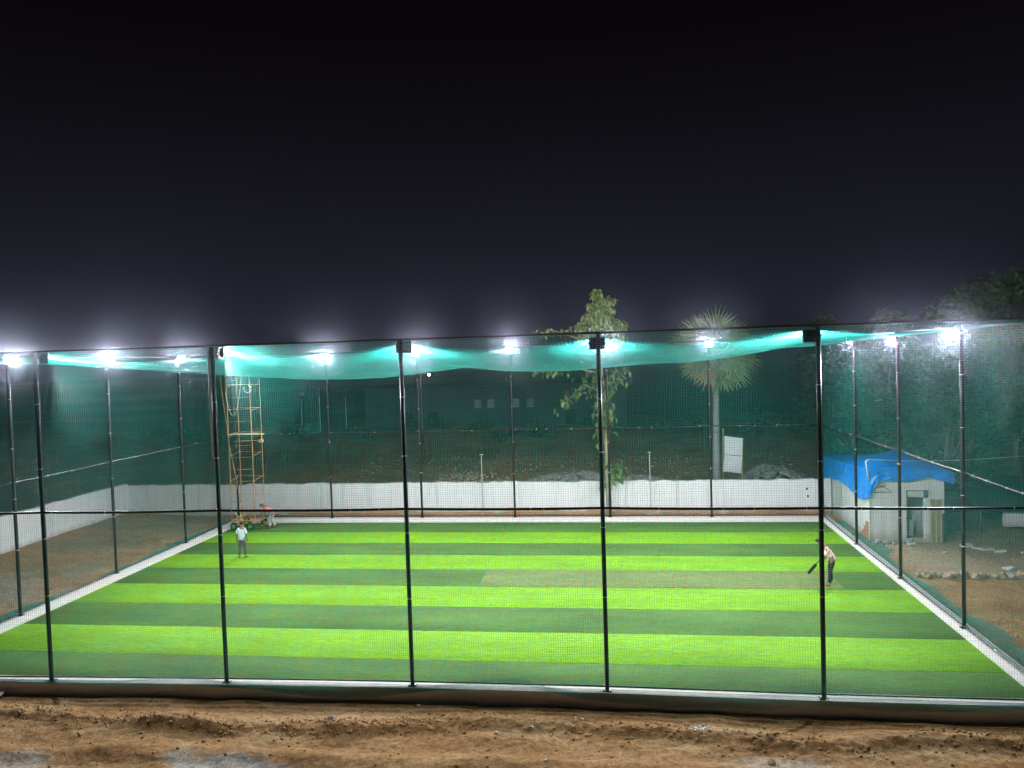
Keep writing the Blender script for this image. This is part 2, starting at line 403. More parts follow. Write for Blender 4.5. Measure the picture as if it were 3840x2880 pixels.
def gz(x, y):
    """ground height, numpy"""
    x = np.asarray(x, float); y = np.asarray(y, float)
    z = np.full(np.broadcast(x, y).shape, -0.30)
    f = np.interp(x, [p[0] for p in FRONT], [p[1] for p in FRONT])
    inside = (x > XL + .15) & (x < XR - .15) & (y > f + .1) & (y < YB - .15)
    fr = y < f + 0.1
    t = np.clip((x - 4) / 26, 0, 1)
    zf = -0.37 - 0.05 * t
    d = f - y
    zf = zf + 0.035 * np.exp(-((d - 0.35) / 0.16) ** 2) * (0.4 + 1.2 * vnoise(x * 0.9, y * 0 + 3.0, 5))
    rc = 1.25 + 0.75 * (vnoise(x * 0.28, x * 0 + 1.5, 3) - 0.35)
    zf = zf + (0.20 * vnoise(x * 0.5, y * 0.0 + 7, 9) + 0.05) * np.exp(-((d - rc) / np.where(d > rc, 0.24, 0.5)) ** 2)
    zf = zf + 0.022 * np.sin(d * 26 + 3.2 * fbm(x * 0.5, y * 0.3, 3, 4)) * np.exp(-((d - .45) / .3) ** 2)
    zf = zf + 0.05 * np.sin(d * 5.2 + 5 * fbm(x * 0.22, y * 0.3, 3, 14)) * np.clip((d - 1.9) / .8, 0, 1)
    zf = zf + 0.13 * fbm(x * 0.9, y * 1.7, 4, 1) + 0.075 * fbm(x * 4.5, y * 6, 4, 2) * (0.35 + 1.3 * np.exp(-((d - rc) / 0.45) ** 2))
    zf = zf - 0.03 * np.exp(-(d / 0.10) ** 2)
    z = np.where(fr, zf, z)
    out = ~fr & ~inside
    zo = -0.22 + 0.16 * fbm(x * 0.45, y * 0.45, 4, 21) + 0.05 * fbm(x * 2.2, y * 2.2, 3, 22)
    zo = np.where(x > XR, zo - 0.05, zo)
    zo = np.where((x < XL) & (y < 24), zo + 0.22 * np.exp(-((x + 7.5) / 1.6) ** 2), zo)
    # spoil bank past the back wall, plus a rise added to catch more lamp light
    zo = zo + np.where(y > 24.5, 0.9 * np.clip((y - 24.5) / 12, 0, 1) * (fbm(x * 0.16, y * 0.12, 3, 31) + 0.5) , 0)
    zo = zo + np.where(y > 25, np.minimum(y - 25, 32) * 0.08, 0)
    z = np.where(out, zo, z)
    z = np.where(inside, -0.30, z)
    return z

def lines(a, b, s): return np.arange(a, b, s)
xs = np.concatenate([[-250, -170, -110, -70, -45, -32], lines(-24, -9, 1.0), lines(-9, 3.0, 0.3), lines(3.0, 31.9, 0.05), lines(31.9, 48, 0.25), [50, 54, 60, 70, 90, 130, 190, 290]])
ys = np.concatenate([[-50, -25, -14, -8, -6], lines(-4.6, 0.3, 0.035), lines(0.4, 26, 0.33), lines(26, 60, 0.8), [62, 66, 72, 80, 95, 120, 160, 220, 320]])
X, Y = np.meshgrid(xs, ys)
Z = gz(X, Y)
nx, ny = len(xs), len(ys)
V = np.stack([X, Y, Z], -1).reshape(-1, 3)
idx = np.arange(nx * ny).reshape(ny, nx)
F = np.stack([idx[:-1, :-1], idx[:-1, 1:], idx[1:, 1:], idx[1:, :-1]], -1).reshape(-1, 4)
me = np_mesh("ground", V, F, M_soil, True)
def ell(cx, cy_, rx, ry, s=3):
    d = np.sqrt(((X - cx) / rx) ** 2 + ((Y - cy_) / ry) ** 2) + 1.1 * fbm(X * 1.3, Y * 2.2, 4, s)
    return np.clip((1.05 - d) / 0.45, 0, 1)
R_ = np.maximum.reduce([ell(12.2, -3.5, 1.9, 0.65, 41), ell(7.2, -3.7, 0.9, 0.6, 43) * 0.7, ell(24.6, -2.45, 1.2, 0.4, 44) * 0.6, ell(-4.5, 8.0, 4.5, 3.0, 45) * 0.55, 0.35 * np.clip((X - 32.0) / 1.0, 0, 1) * np.clip((Y - 11.8) / .8, 0, 1) * np.clip((30 - Y) / 4, 0, 1)])
G_ = np.clip((Y - 47 + 16 * fbm(X * 0.12, Y * 0.12, 3, 50)) / 8, 0, 1)
B_ = np.clip((Y - 24) / 1.0, 0, 1) * 0.15 * np.clip(0.9 + 1.6 * fbm(X * 0.3, Y * 0.3, 3, 52), 0, 1)
B_ = np.maximum(B_, np.clip((-0.6 - X) / 1.0, 0, 1) * np.clip(0.15 + 1.8 * fbm(X * 0.4, Y * 0.4, 3, 53), 0, 0.7) * (Y > 0))
ca = me.color_attributes.new("patch", 'FLOAT_COLOR', 'POINT')
ca.data.foreach_set("color", np.stack([R_, G_, B_, np.ones_like(R_)], -1).astype(np.float32).ravel())
tag(link("ground", me), "bare brown earth with ridges, clods and grey patches", None, None, "structure")

# ------------------------------------------------------------------ turf
turf = empty("artificial_turf", (15.9, 10.5, -0.3)); tag(turf, "striped lime and dark green artificial turf pitch", None, None, "structure")
edges = [0.30, 2.09, 4.49, 6.90, 9.31, 11.65, 13.93, 16.14, 18.40, 20.68]
def strip(name, x0, x1, y0, y1, z, m, cutl=0.0, cutr=0.0, seed=0):
    nxx = int((x1 - x0) / 0.4) + 1
    vx = np.linspace(x0, x1, nxx)
    w0 = 0.018 * fbm(vx * 0.35, vx * 0 + seed, 2, 60); w1 = 0.018 * fbm(vx * 0.35, vx * 0 + seed + 1, 2, 60)
    # strips share wavy seams
    mid = (y0 + y1) / 2
    rows = []
    zz = 0.012 * fbm(vx * 0.6, vx * 0 + seed * 3.3, 3, 61)
    for k, (yy, ww) in enumerate(((y0, w0), (y0 + 0.02, w0), (mid, (w0 + w1) / 2), (y1 - 0.02, w1), (y1, w1))):
        xx = vx.copy()
        t = k / 4
        xx = np.where(vx == vx[0], x0 + cutl * (1 - t), xx); xx = np.where(vx == vx[-1], x1 + cutr * (1 - t), xx)
        h = z + zz * (1 if 0 < k < 4 else 0) - (0.012 if k in (0, 4) else 0)
        rows.append(np.stack([xx, np.full(nxx, yy) + ww, h + 0 * xx], -1))
    bot = [rows[0] * [1, 1, 0] + [0, 0, -0.295], rows[4] * [1, 1, 0] + [0, 0, -0.295]]
    allr = [bot[0]] + rows + [bot[1]]
    Vv = np.concatenate(allr)
    n = len(allr); idx = np.arange(n * nxx).reshape(n, nxx)
    Ff = np.stack([idx[:-1, :-1], idx[:-1, 1:], idx[1:, 1:], idx[1:, :-1]], -1).reshape(-1, 4)
    o = link(name, np_mesh(name, Vv, Ff, m, True)); o.parent = turf; o.matrix_parent_inverse = Matrix.Translation(-Vector(turf.location))
    return o
for i in range(9):
    m = M_turfL if i % 2 else M_turfD
    zt = -0.080 + (0.003 if i % 2 else 0.0)
    if i == 4:
        strip("turf_strip", XLi, XRi, edges[4], edges[5], zt, m, seed=i)
        o = strip("pitch_carpet", 15.70, 29.1, edges[4] + .01, edges[5] - .01, zt + 0.016, M_mat, cutl=0.1, seed=i)
        o["label"] = "flat tan cricket pitch carpet"
    else:
        strip("turf_strip", XLi, XRi, edges[i], edges[i + 1], zt, m, seed=i)

# ------------------------------------------------------------------ kerb
kerb = empty("kerb", (15.9, 0, -0.4)); tag(kerb, "white topped concrete kerb round the turf pitch", None, None, "structure")
def kpar(o): o.parent = kerb; o.matrix_parent_inverse = Matrix.Translation(-Vector(kerb.location)); return o
# front: follows the slightly bowed face
vx = np.arange(XL, XR + 0.01, 0.4); vx[-1] = XR
mbk = MB(); mbp = MB()
for a, b in zip(vx[:-1], vx[1:]):
    ya, yb = yfront(a), yfront(b)
    ia, ib = ya + 0.42, yb + 0.42
    j = lambda q: 0.012 * float(fbm(np.array([q * 2.0]), np.array([3.0]), 3, 70)[0])
    mbk.quad_box([(a, ya - .012 + j(a), -.035), (b, yb - .012 + j(b), -.035), (b, ib, -.035), (a, ia, -.035), (a, ya - .012 + j(a), 0), (b, yb - .012 + j(b), 0), (b, ib, 0), (a, ia, 0)])
    mbp.quad_box([(a, ya, -.75), (b, yb, -.75), (b, ib - .01, -.75), (a, ia - .01, -.75), (a, ya, -.035), (b, yb, -.035), (b, ib - .01, -.035), (a, ia - .01, -.035)])
kpar(mbk.build("kerb_top", M_kerb)); kpar(mbp.build("kerb_wall", M_plinth))
for nm, bx in (("kerb_top", (XL, XLi, 0.30, YB, -0.5, 0)), ("kerb_top", (XRi, XR, 0.32, YB, -0.5, -0.001)), ("kerb_top", (XLi + .002, XRi - .002, YBi, YB - .002, -0.5, -0.002))):
    kpar(MB().box(*bx).build(nm, M_kerb))

# ------------------------------------------------------------------ compound walls
def wall_strip(name, p0, p1, th, zb, zt, mat_, root, step=0.25, jag=0.05, seed=0, baseup=None):
    p0, p1 = Vector(p0), Vector(p1); L = (p1 - p0).length; d = (p1 - p0) / L; nrm = Vector((-d.y, d.x))
    n = int(L / step); mb = MB()
    for i in range(n):
        a, b = i * L / n, (i + 1) * L / n
        za = zt + jag * 2 * float(fbm(np.array([a * 1.6]), np.array([seed + .5]), 4, 80)[0]); zb2 = zt + jag * 2 * float(fbm(np.array([b * 1.6]), np.array([seed + .5]), 4, 80)[0])
        q0 = p0 + d * a; q1 = p0 + d * b; q2 = q1 + nrm * th; q3 = q0 + nrm * th
        ba = zb; bb = zb
        if baseup:
            ba = zb + baseup * (0.5 + 1.6 * float(fbm(np.array([a * .9]), np.array([seed + 9.5]), 4, 81)[0])); bb = zb + baseup * (0.5 + 1.6 * float(fbm(np.array([b * .9]), np.array([seed + 9.5]), 4, 81)[0]))
        mb.quad_box([(q0.x, q0.y, ba), (q1.x, q1.y, bb), (q2.x, q2.y, bb), (q3.x, q3.y, ba), (q0.x, q0.y, za), (q1.x, q1.y, zb2), (q2.x, q2.y, zb2), (q3.x, q3.y, za)])
    # weld the shared section faces away so that the wall is one skin
    me = mb.mesh(name, mat_)
    bm = bmesh.new(); bm.from_mesh(me); bmesh.ops.remove_doubles(bm, verts=bm.verts[:], dist=1e-4)
    seen = {}
    kill = []
    for f in bm.faces:
        k = tuple(sorted(v.index for v in f.verts))
        if k in seen: kill += [f, seen[k]]
        seen[k] = f
    bmesh.ops.delete(bm, geom=list(set(kill)), context='FACES'); bm.to_mesh(me); bm.free()
    o = link(name, me); o.parent = root; o.matrix_parent_inverse = Matrix.Translation(-Vector(root.location)); return o

bw = empty("boundary_wall", (15, 23.5, -.3)); tag(bw, "long whitewashed boundary wall behind the far net with bricks showing at its foot", "wall")
wall_strip("wall_core", (-8.3, 23.47), (32.3, 23.47), 0.14, -0.7, 1.45, M_mortar, bw, 1.0, 0.0)
wall_strip("plaster", (-8.3, 23.40), (32.3, 23.40), 0.30, -0.25, 1.60, M_white, bw, 0.12, 0.075, 1, 0.26)
wall_strip("plaster_below", (-8.3, 23.43), (2.0, 23.43), 0.20, -0.7, 0.2, M_white, bw, 1.0, 0.0)
bme = MB().box(-.112, .112, -.05, .05, -.034, .034).mesh("brick", M_brick, bevel=0.006)
o = MB().box(-8.0, 32.0, 23.392, 23.402, 0.97, 0.985).build('plaster_joint', M_plinth); o.parent = bw; o.matrix_parent_inverse = Matrix.Translation(-Vector(bw.location))
nb = 0
for row in range(3):
    for i in range(124):
        x = 2.3 + i * 0.242 + (0.12 if row % 2 else 0)
        if row == 2 and vnoise(np.array([x * .7]), np.array([2.2]), 90)[0] < 0.55: continue
        if nb >= 298 or vnoise(np.array([x * .9]), np.array([row + .3]), 91)[0] < 0.18: continue
        o = link("brick", bme); o.parent = bw; o.matrix_parent_inverse = Matrix.Translation(-Vector(bw.location))
        o.location = (x, 23.438 + random.uniform(-.006, .004), -0.17 + row * 0.082); o.rotation_euler = (0, 0, random.uniform(-.02, .02)); nb += 1
for (x, z) in ((31.0, 1.05), (31.05, .66)):
    k = MB().box(x, x + .1, 23.388, 23.405, z, z + .1).build("weep_hole", M_dark); k.parent = bw; k.matrix_parent_inverse = Matrix.Translation(-Vector(bw.location))

lw = empty("boundary_wall", (-8.4, 12, -.3)); tag(lw, "whitewashed boundary wall along the left side, its foot buried in a dirt bank", "wall")
wall_strip("plaster", (-8.3, 23.4), (-8.3, 1.0), 0.30, -0.7, 1.72, M_white, lw, 0.25, 0.06, 3)

# ------------------------------------------------------------------ net poles
POLE_R = 0.058
TIE = MB().tube([(0, 0, -.009), (0, 0, .009)], POLE_R + .004, 10).mesh("tie", M_tie)
def make_pole(x, y, h, label, group, ties=(2.4, 4.1, 6.0, 7.6), lean=(0, 0)):
    root = empty("net_pole", (x, y, 0)); tag(root, label, "pole", group)
    pts = [(lean[0] * t, lean[1] * t, -0.004 + h * t) for t in (0, .25, .5, .75, 1)]
    MB().tube(pts, POLE_R, 14).build("shaft", M_black, root, smooth=False)
    for p in root.children[0].data.polygons: p.use_smooth = len(p.vertices) == 4
    MB().box(-.11, .11, -.11, .11, 0, .008).build("base_plate", M_black, root)
    MB().tube([(lean[0], lean[1], h - .004), (lean[0], lean[1], h + .01)], POLE_R + .004, 12).build("end_cap", M_black, root)
    for z in ties:
        zz = z + random.uniform(-.15, .15)
        link("tie", TIE, root, (lean[0] * zz / h, lean[1] * zz / h, zz), (random.uniform(-.08, .08), random.uniform(-.08, .08), 0))
    return root

FP = [(0.05, -0.42), (5.38, -0.16), (10.46, 0.03), (15.63, 0.14), (20.76, 0.15), (26.05, 0.02), (31.45, -0.02)]
FL = ["black front net pole just beyond the left picture edge corner", "leftmost black pole of the front net, floodlight turned to the right",
      "black front net pole with a pale conduit strapped down its upper left side", "middle black pole of the front net with the floodlight squarely behind its top",
      "black front net pole that stands in line with the teak trunk", "black front net pole that crosses the batsman in the pink shirt",
      "black corner pole of the front net past the right picture edge"]
for (x, y), lb in zip(FP, FL): make_pole(x, y, 9.17, lb, "poles of the front net")
LP = [(0.08, 5.08), (0.08, 10.46), (0.10, 15.81)]
LL = ["black pole of the left net nearest the camera, at the left picture edge", "second black pole of the left net, in front of the wall's corner", "third black pole of the left net, next before the far corner"]
for (x, y), lb in zip(LP, LL): make_pole(x, y, 9.15, lb, "poles of the left net")
make_pole(-0.10, 21.62, 9.10, "black corner pole where left and far nets meet, behind the scaffold tower", "poles of the far net")
BP = [(5.38, 21.60), (10.49, 21.60), (15.59, 21.62), (20.66, 21.64), (25.88, 21.60)]
BLb = ["black far net pole next right of the scaffold tower", "black far net pole just right of the middle front pole", "black far net pole below the middle floodlight, near the thin white post",
       "black far net pole in front of the teak tree", "black far net pole beside the palm trunk"]
for (x, y), lb in zip(BP, BLb): make_pole(x, y, 9.12, lb, "poles of the far net")
make_pole(31.42, 21.62, 9.1, "black corner pole where far and right nets meet, near the tarpaulin", "poles of the far net")
RP = [(31.43, 5.27), (31.40, 10.55), (31.36, 15.75)]
RL = ["black pole of the right net nearest the camera", "middle black pole of the right net, in front of the hut doorway side", "farthest black pole of the right net, before the hut corner"]
for (x, y), lb in zip(RP, RL): make_pole(x, y, 9.10, lb, "poles of the right net")

cd = MB().tube([(10.375, -.03, 9.0), (10.378, -.03, 7.5), (10.385, -.03, 6.15)], 0.028, 10).build("conduit_pipe", M_conduit, smooth=True)
tag(cd, "pale plastic conduit pipe strapped to the upper half of a front pole", "pipe")

# ------------------------------------------------------------------ rails
def rail(name, pts, r, label, group, mats=M_black, sag=0.0, clips=True, n=8):
    P = []
    for (a, b) in zip(pts[:-1], pts[1:]):
        a, b = Vector(a), Vector(b)
        for k in range(6):
            t = k / 6; q = a.lerp(b, t); q.z -= sag * 4 * t * (1 - t); P.append(q)
    P.append(Vector(pts[-1]))
    root = empty(name, P[0]); tag(root, label, "rail", group)
    o = MB().tube([p - P[0] for p in P], r, n).build("pipe", mats, root, smooth=True)
    if clips:
        c = MB().tube([(0, 0, -.01), (0, 0, .01)], r + .007, 8).mesh("tie", M_tie)
        for i in range(1, len(P) - 1):
            if random.random() < 0.55:
                d = (P[i + 1] - P[i]).normalized()
                q = d.to_track_quat('Z', 'Y').to_euler()
                link("tie", c, root, P[i].lerp(P[i + 1], random.random()) - P[0], q)
    return root
def off(pts, dx, dy, z): return [(x + dx, y + dy, z) for x, y in pts]
front = FP; left = [(0.05, -.42)] + LP + [(-.10, 21.62)]; back = [(-.10, 21.62)] + BP + [(31.42, 21.62)]; right = [(31.45, -.02)] + RP + [(31.42, 21.62)]
for nm, pl, dx, dy, who in (("front", front, 0, -.085, "front net"), ("left", left, -.085, 0, "left net"), ("far", back, 0, .085, "far net"), ("right", right, .085, 0, "right net")):
    g = "rails of the net frame"
    r_ = 0.034
    rail("net_rail", off(pl, dx, dy, 4.71 if nm != "front" else 4.73), r_, f"black middle rail pipe running across the {who}", g, sag=0.02)
    rail("net_rail", off(pl, dx * 1.2, dy * 1.2, 9.16 if nm == "front" else 9.09), 0.03, f"black top rail pipe along the upper edge of the {who}", g, sag=0.0, clips=False)
    rail("net_rail", off(pl, -dx * .3 if nm != "front" else 0, dy * .2 if nm != "front" else .09, 0.07), 0.024, f"black bottom rail pipe just above the kerb under the {who}", g, sag=0.0, clips=False)

# ------------------------------------------------------------------ floodlights
def make_flood():
    root = empty("floodlight", (0, 0, 0))
    hb = MB().box(-.205, .205, -.055, .0, -.15, .15)
    hb.build("housing", M_housing, root, bevel=0.012)
    fz = MB()
    for k in range(11): fz.box(-.17 + k * .034 - .004, -.17 + k * .034 + .004, -.085, -.056, -.11, .11)
    tag(fz.build("cooling_fins", M_housing, root), kind="stuff")
    b = MB()
    b.box(-.215, .215, .001, .016, .135, .16); b.box(-.215, .215, .001, .016, -.16, -.135); b.box(-.215, -.19, .001, .016, -.1345, .1345); b.box(.19, .215, .001, .016, -.1345, .1345)
    b.build("bezel", M_bezel, root)
    MB().poly([(-.188, .006, -.133), (-.188, .006, .133), (.188, .006, .133), (.188, .006, -.133)]).build("lens", M_lens, root)
    u = MB(); u.obox((-.228, -.04, 0), (.004, 0, 0), (0, .02, 0), (0, 0, .05)); u.obox((.228, -.04, 0), (.004, 0, 0), (0, .02, 0), (0, 0, .05)); u.obox((0, -.11, 0), (.232, 0, 0), (0, .004, 0), (0, 0, .02))
    u.tube([(-.228, -.04, 0), (-.228, -.108, 0)], .012, 6); u.tube([(.228, -.04, 0), (.228, -.108, 0)], .012, 6)
    u.build("bracket", M_housing, root)
    MB().tube([(0, -.11, 0), (0, -.17, -.02)], .018, 8).build("mounting_arm", M_housing, root)
    MB().tube([(.02, -.09, -.05), (.03, -.14, -.16), (0, -.17, -.3), (-.01, -.2, -.5)], .006, 6).build("cable", M_black, root)
    ld = bpy.data.lights.new("flood_beam", 'AREA'); ld.shape = 'RECTANGLE'; ld.size = .36; ld.size_y = .25; ld.energy = LAMP_W; ld.color = (0.95, 0.97, 1.0); ld.spread = math.pi
    lo = bpy.data.objects.new("flood_beam", ld); COL.objects.link(lo); lo.parent = root; lo.location = (0, .02, 0); lo.rotation_euler = (math.radians(90), 0, math.pi) 
    # area lamps shine along local -Z; turn it to +Y
    lo.rotation_euler = (Vector((0, -1, 0))).to_track_quat('Z', 'Y').to_euler()
    return root
flood0 = make_flood(); used = [False]
def place_flood(px, py, ang, tilt, label, z=8.93, off_=0.20, side=0.0):
    """ang: heading of the beam in degrees from +x; tilt: degrees below the horizon"""
    o = flood0 if not used[0] else copy_tree(flood0); used[0] = True
    a = math.radians(ang); dx, dy = math.cos(a), math.sin(a)
    o.location = (px + dx * (POLE_R + off_) + dy * side, py + dy * (POLE_R + off_) - dx * side, z)
    o.rotation_mode = 'XYZ'
    o.rotation_euler = Euler((-math.radians(tilt), 0, a - math.pi / 2), 'XYZ')
    tag(o, label, "floodlight", "floodlights on the net poles")
T = 4
for i, (ang, t, sd, lb) in enumerate(((None,) * 4, (58, T, 0, "lit floodlight on the leftmost front pole, seen from its side, beam to the right"),
        (38, T, 0, "lit floodlight on the front pole with the conduit, turned right, near the scaffold tower"),
        (90, T, 0.02, "floodlight behind the middle front pole, dark back to the camera"),
        (93, T, -0.02, "floodlight behind the front pole beside the teak tree, dark back to the camera"),
        (99, T, -0.07, "floodlight behind the front pole above the batsman, dark back to the camera"))):
    if ang is None: continue
    place_flood(FP[i][0], FP[i][1], ang, t, lb, z=(0, 8.97, 8.97, 8.96, 8.90, 8.91)[i], side=sd)
for (x, y), lb in zip(BP, ["glaring far floodlight right of the scaffold tower", "glaring far floodlight just right of the middle front pole", "glaring far floodlight halfway between the middle pole and the teak tree",
                           "glaring far floodlight right beside the teak tree's front pole", "glaring far floodlight in front of the palm crown"]):
    place_flood(x, y, -90, 8, lb, z=8.93)
for (x, y), z, lb in zip(LP, (9.04, 9.02, 9.0), ["glaring floodlight at the left picture edge", "glaring floodlight on the second left pole", "glaring floodlight on the third left pole, left of the conduit"]):
    place_flood(x, y, -22, 6, lb, z=z)
for (x, y), z, a, t, lb in zip(RP, (8.89, 8.91, 8.88), (200, 198, 192), (5, 5, 28), ["glaring floodlight on the nearest right pole, biggest on the right", "glaring floodlight on the middle right pole", "thin tilted floodlight on the farthest right pole, seen edge on"]):
    place_flood(x, y, a, t, lb, z=z)

# ------------------------------------------------------------------ nets
def threads(P, r, sides=3):
    """P (N,M,3) polylines -> tubes V,F"""
    P = np.asarray(P); N, Mm, _ = P.shape
    d = P[:, -1] - P[:, 0]; d = d / np.linalg.norm(d, axis=1, keepdims=True)
    ref = np.where(np.abs(d[:, 2:3]) > 0.8, np.array([[1., 0, 0]]), np.array([[0, 0, 1.]]))
    a = np.cross(d, ref); a /= np.linalg.norm(a, axis=1, keepdims=True); b = np.cross(d, a)
    ring = []
    for k in range(sides):
        t = 2 * math.pi * k / sides + 0.3
        ring.append(P + r * (a[:, None, :] * math.cos(t) + b[:, None, :] * math.sin(t)))
    V = np.stack(ring, 2)  # N,M,s,3
    idx = np.arange(N * Mm * sides).reshape(N, Mm, sides)
    i2 = np.roll(idx, -1, axis=2)
    F = np.stack([idx[:, :-1], i2[:, :-1], i2[:, 1:], idx[:, 1:]], -1).reshape(-1, 4)
    return V.reshape(-1, 3), F
def net(name, S, nu, nv, mu, mv, r, m):
    """S(u,v) -> points for arrays 0..1; nu threads of constant u, nv of constant v"""
    us = np.linspace(0, 1, nu); vs = np.linspace(0, 1, nv)
    U, W = np.meshgrid(us, np.linspace(0, 1, mv), indexing='ij'); A = S(U, W)
    W2, U2 = np.meshgrid(vs, np.linspace(0, 1, mu), indexing='ij'); B = S(U2, W2)
    V1, F1 = threads(A, r); V2, F2 = threads(B, r)
    return np_mesh(name, np.concatenate([V1, V2]), np.concatenate([F1, F2 + len(V1)]), m)

def plane_net(poly, H, offx, offy, seed, z0=0.05, bulge=0.05, scal=0.035):
    """vertical net through pole positions; bulges between poles, hangs in soft scallops"""
    P = np.array(poly, float); seg = np.linalg.norm(np.diff(P, axis=0), axis=1); cum = np.concatenate([[0], np.cumsum(seg)]); L = cum[-1]
    dirv = (P[-1] - P[0]) / np.linalg.norm(P[-1] - P[0]); nrm = np.array([-dirv[1], dirv[0]])
    def S(U, W):
        s = U * L
        x = np.interp(s, cum, P[:, 0]) + offx; y = np.interp(s, cum, P[:, 1]) + offy
        k = np.clip(np.searchsorted(cum, s.ravel(), side='right') - 1, 0, len(seg) - 1).reshape(s.shape)
        t = (s - cum[k]) / seg[k]
        arch = 4 * t * (1 - t)
        zz = z0 + W * (H - z0)
        half = np.abs(np.sin(np.pi * np.clip(zz / 4.72, 0, 1.94)))
        fr = fbm(s * 0.45, zz * 0.55, 3, seed)
        fr2 = fbm(s * 1.3, zz * 1.1, 3, seed + 3)
        bul = (bulge * arch * half + 0.10 * fr * half + 0.04 * fr2 * half)
        x = x + nrm[0] * bul; y = y + nrm[1] * bul
        dz = -scal * arch * (0.4 + 0.6 * half) * (1 + 1.2 * fbm(s * 0.18, zz * 0.3, 2, seed + 5)) + 0.05 * fbm(s * 0.8, zz * 0.7, 3, seed + 7) * half
        ds = 0.06 * fbm(s * 0.6 + 9, zz * 0.5, 3, seed + 9) * half
        return np.stack([x + dirv[0] * ds, y + dirv[1] * ds, zz + dz * (W > 0.001)], -1)
    return S, L
def build_net(name, label, poly, H, ox, oy, seed, cell, r, segl, m=M_net):
    S, L = plane_net(poly, H, ox, oy, seed)
    me = net(name, S, int(L / cell), int(H / cell), int(L / segl), int(H / segl), r, m)
    root = empty(name, (poly[0][0], poly[0][1], 0)); tag(root, label, "net", "nets enclosing the pitch")
    o = link("mesh_threads", me, root); o.matrix_parent_inverse = Matrix.Translation(-Vector(root.location)); tag(o, kind="stuff")
    return root
def addto(root, o): o.parent = root; o.matrix_parent_inverse = Matrix.Translation(-Vector(root.location)); return o
nf = build_net("safety_net", "green sports net of the front side, hung from the nearest poles", front, 9.14, 0, -.07, 101, 0.060, 0.0027, 0.26)
nl = build_net("safety_net", "green sports net hung along the left side of the pitch", left, 9.10, -.07, 0, 201, 0.075, 0.0021, 0.33)
nbk = build_net("safety_net", "green sports net closing the far side of the pitch", back, 9.08, 0, .07, 301, 0.075, 0.0022, 0.4)
nr = build_net("safety_net", "green sports net hung along the right side, in front of the hut", right, 9.08, .07, 0, 401, 0.065, 0.0017, 0.33)

RX = [-2.1, .3, 3.35, 5.1, 6.82, 9.76, 11.66, 12.82, 14.22, 15.41, 17.08, 19.44, 21.6, 23.75, 25.4, 26.7, 28.3, 29.55, 31.0, 33]
RZ = [8.98, 8.86, 8.59, 8.36, 8.20, 7.96, 7.92, 7.99, 8.11, 8.27, 8.07, 8.04, 8.15, 8.24, 8.40, 8.62, 8.70, 8.82, 8.95, 9.05]
def roofS(U, W):
    x = 0.0 + U * 31.43
    f0 = np.interp(x, [p[0] for p in FP], [p[1] for p in FP]) - .06
    y = f0 + W * (21.66 - f0)
    zm = np.interp(x, RX, RZ)
    t = np.clip(W, 0, 1)
    sh = np.sin(np.pi * t) ** 0.75
    z = 9.12 - (9.12 - zm) * sh
    # edges droop between poles
    bay = np.abs(np.sin(np.pi * x / 5.2))
    z = z - 0.16 * bay * np.exp(-(y / 1.8) ** 2) * (t > 0.0001) * np.clip(t * 30, 0, 1) - 0.14 * bay * np.exp(-((21.66 - y) / 1.8) ** 2) * np.clip((1 - t) * 30, 0, 1)
    z = z + 0.10 * fbm(x * 0.5, y * 0.35, 3, 501) * sh + 0.03 * fbm(x * 2, y * 1.2, 2, 503) * sh
    return np.stack([x + 0.05 * fbm(x * .5, y * .5, 2, 505), y + 0.05 * fbm(x * .5 + 7, y * .5, 2, 506), z], -1)
rf = empty("roof_net", (15.7, 10.8, 9.1)); tag(rf, "bright teal roof net sagging between the tops of the poles", "net", "nets enclosing the pitch")
tag(addto(rf, link("mesh_threads", net("roof_net", roofS, int(31.4 / .105), int(21.6 / .105), int(31.4 / .4), int(21.6 / .4), 0.0027, M_net))), kind="stuff")
# carrying ropes of the roof net
for w in (0.30, 0.52, 0.74):
    us = np.linspace(0.0, 1, 40); p = roofS(us, np.full(40, w)); p[:, 2] += .01
    addto(rf, MB().tube([tuple(q) for q in p], 0.007, 5).build("support_rope", M_net))

# loose hems
HLX = [5.3, 7.99, 9.0, 11.39, 12.2, 13.17, 14.57, 16.23, 18.2, 19.16, 20.0, 20.91, 22.23, 24.69, 25.6, 27.3, 29.11, 30.3, 31.4]
HLZ = [-.02, -.05, -.02, -.10, -.20, -.27, -.27, -.06, .02, .02, -.14, -.24, -.30, -.26, -.10, -.20, -.17, -.06, 0.0]
HUX = [5.3, 7.67, 8.79, 9.31, 10.3, 11, 16.2, 17.1, 17.9, 18.6, 19.2, 20, 24.0, 25.0, 25.7, 26.4, 27.9, 29, 31]
HUZ = [.06, .08, .24, .33, .09, .05, .06, .2, .33, .33, .12, .05, .08, .25, .42, .38, .14, .08, .06]
def hemS(U, W):
    x = 0.1 + U * 31.2
    f = np.interp(x, [p[0] for p in FRONT], [p[1] for p in FRONT])
    up = np.interp(x, HUX, HUZ); lo = np.interp(x, HLX, HLZ)
    z = lo + (up - lo) * W
    y = f - 0.045 + 0.05 * np.clip((z) / .05, 0, 1) - 0.03 * fbm(x * 1.5, z * 3, 3, 601) - .02 * np.sin(x * 1.1)
    return np.stack([x, y, z + .01 * fbm(x * 3, z * 9, 2, 602)], -1)
for k in (0, 1):
    o = addto(nf, link("loose_hem", net("loose_hem", hemS if k == 0 else (lambda U, W: hemS(U, W * .8 + .05) + np.array([.021, -.022, .008])), 700, 15, 150, 8, 0.0019, M_net))); tag(o, kind="stuff")
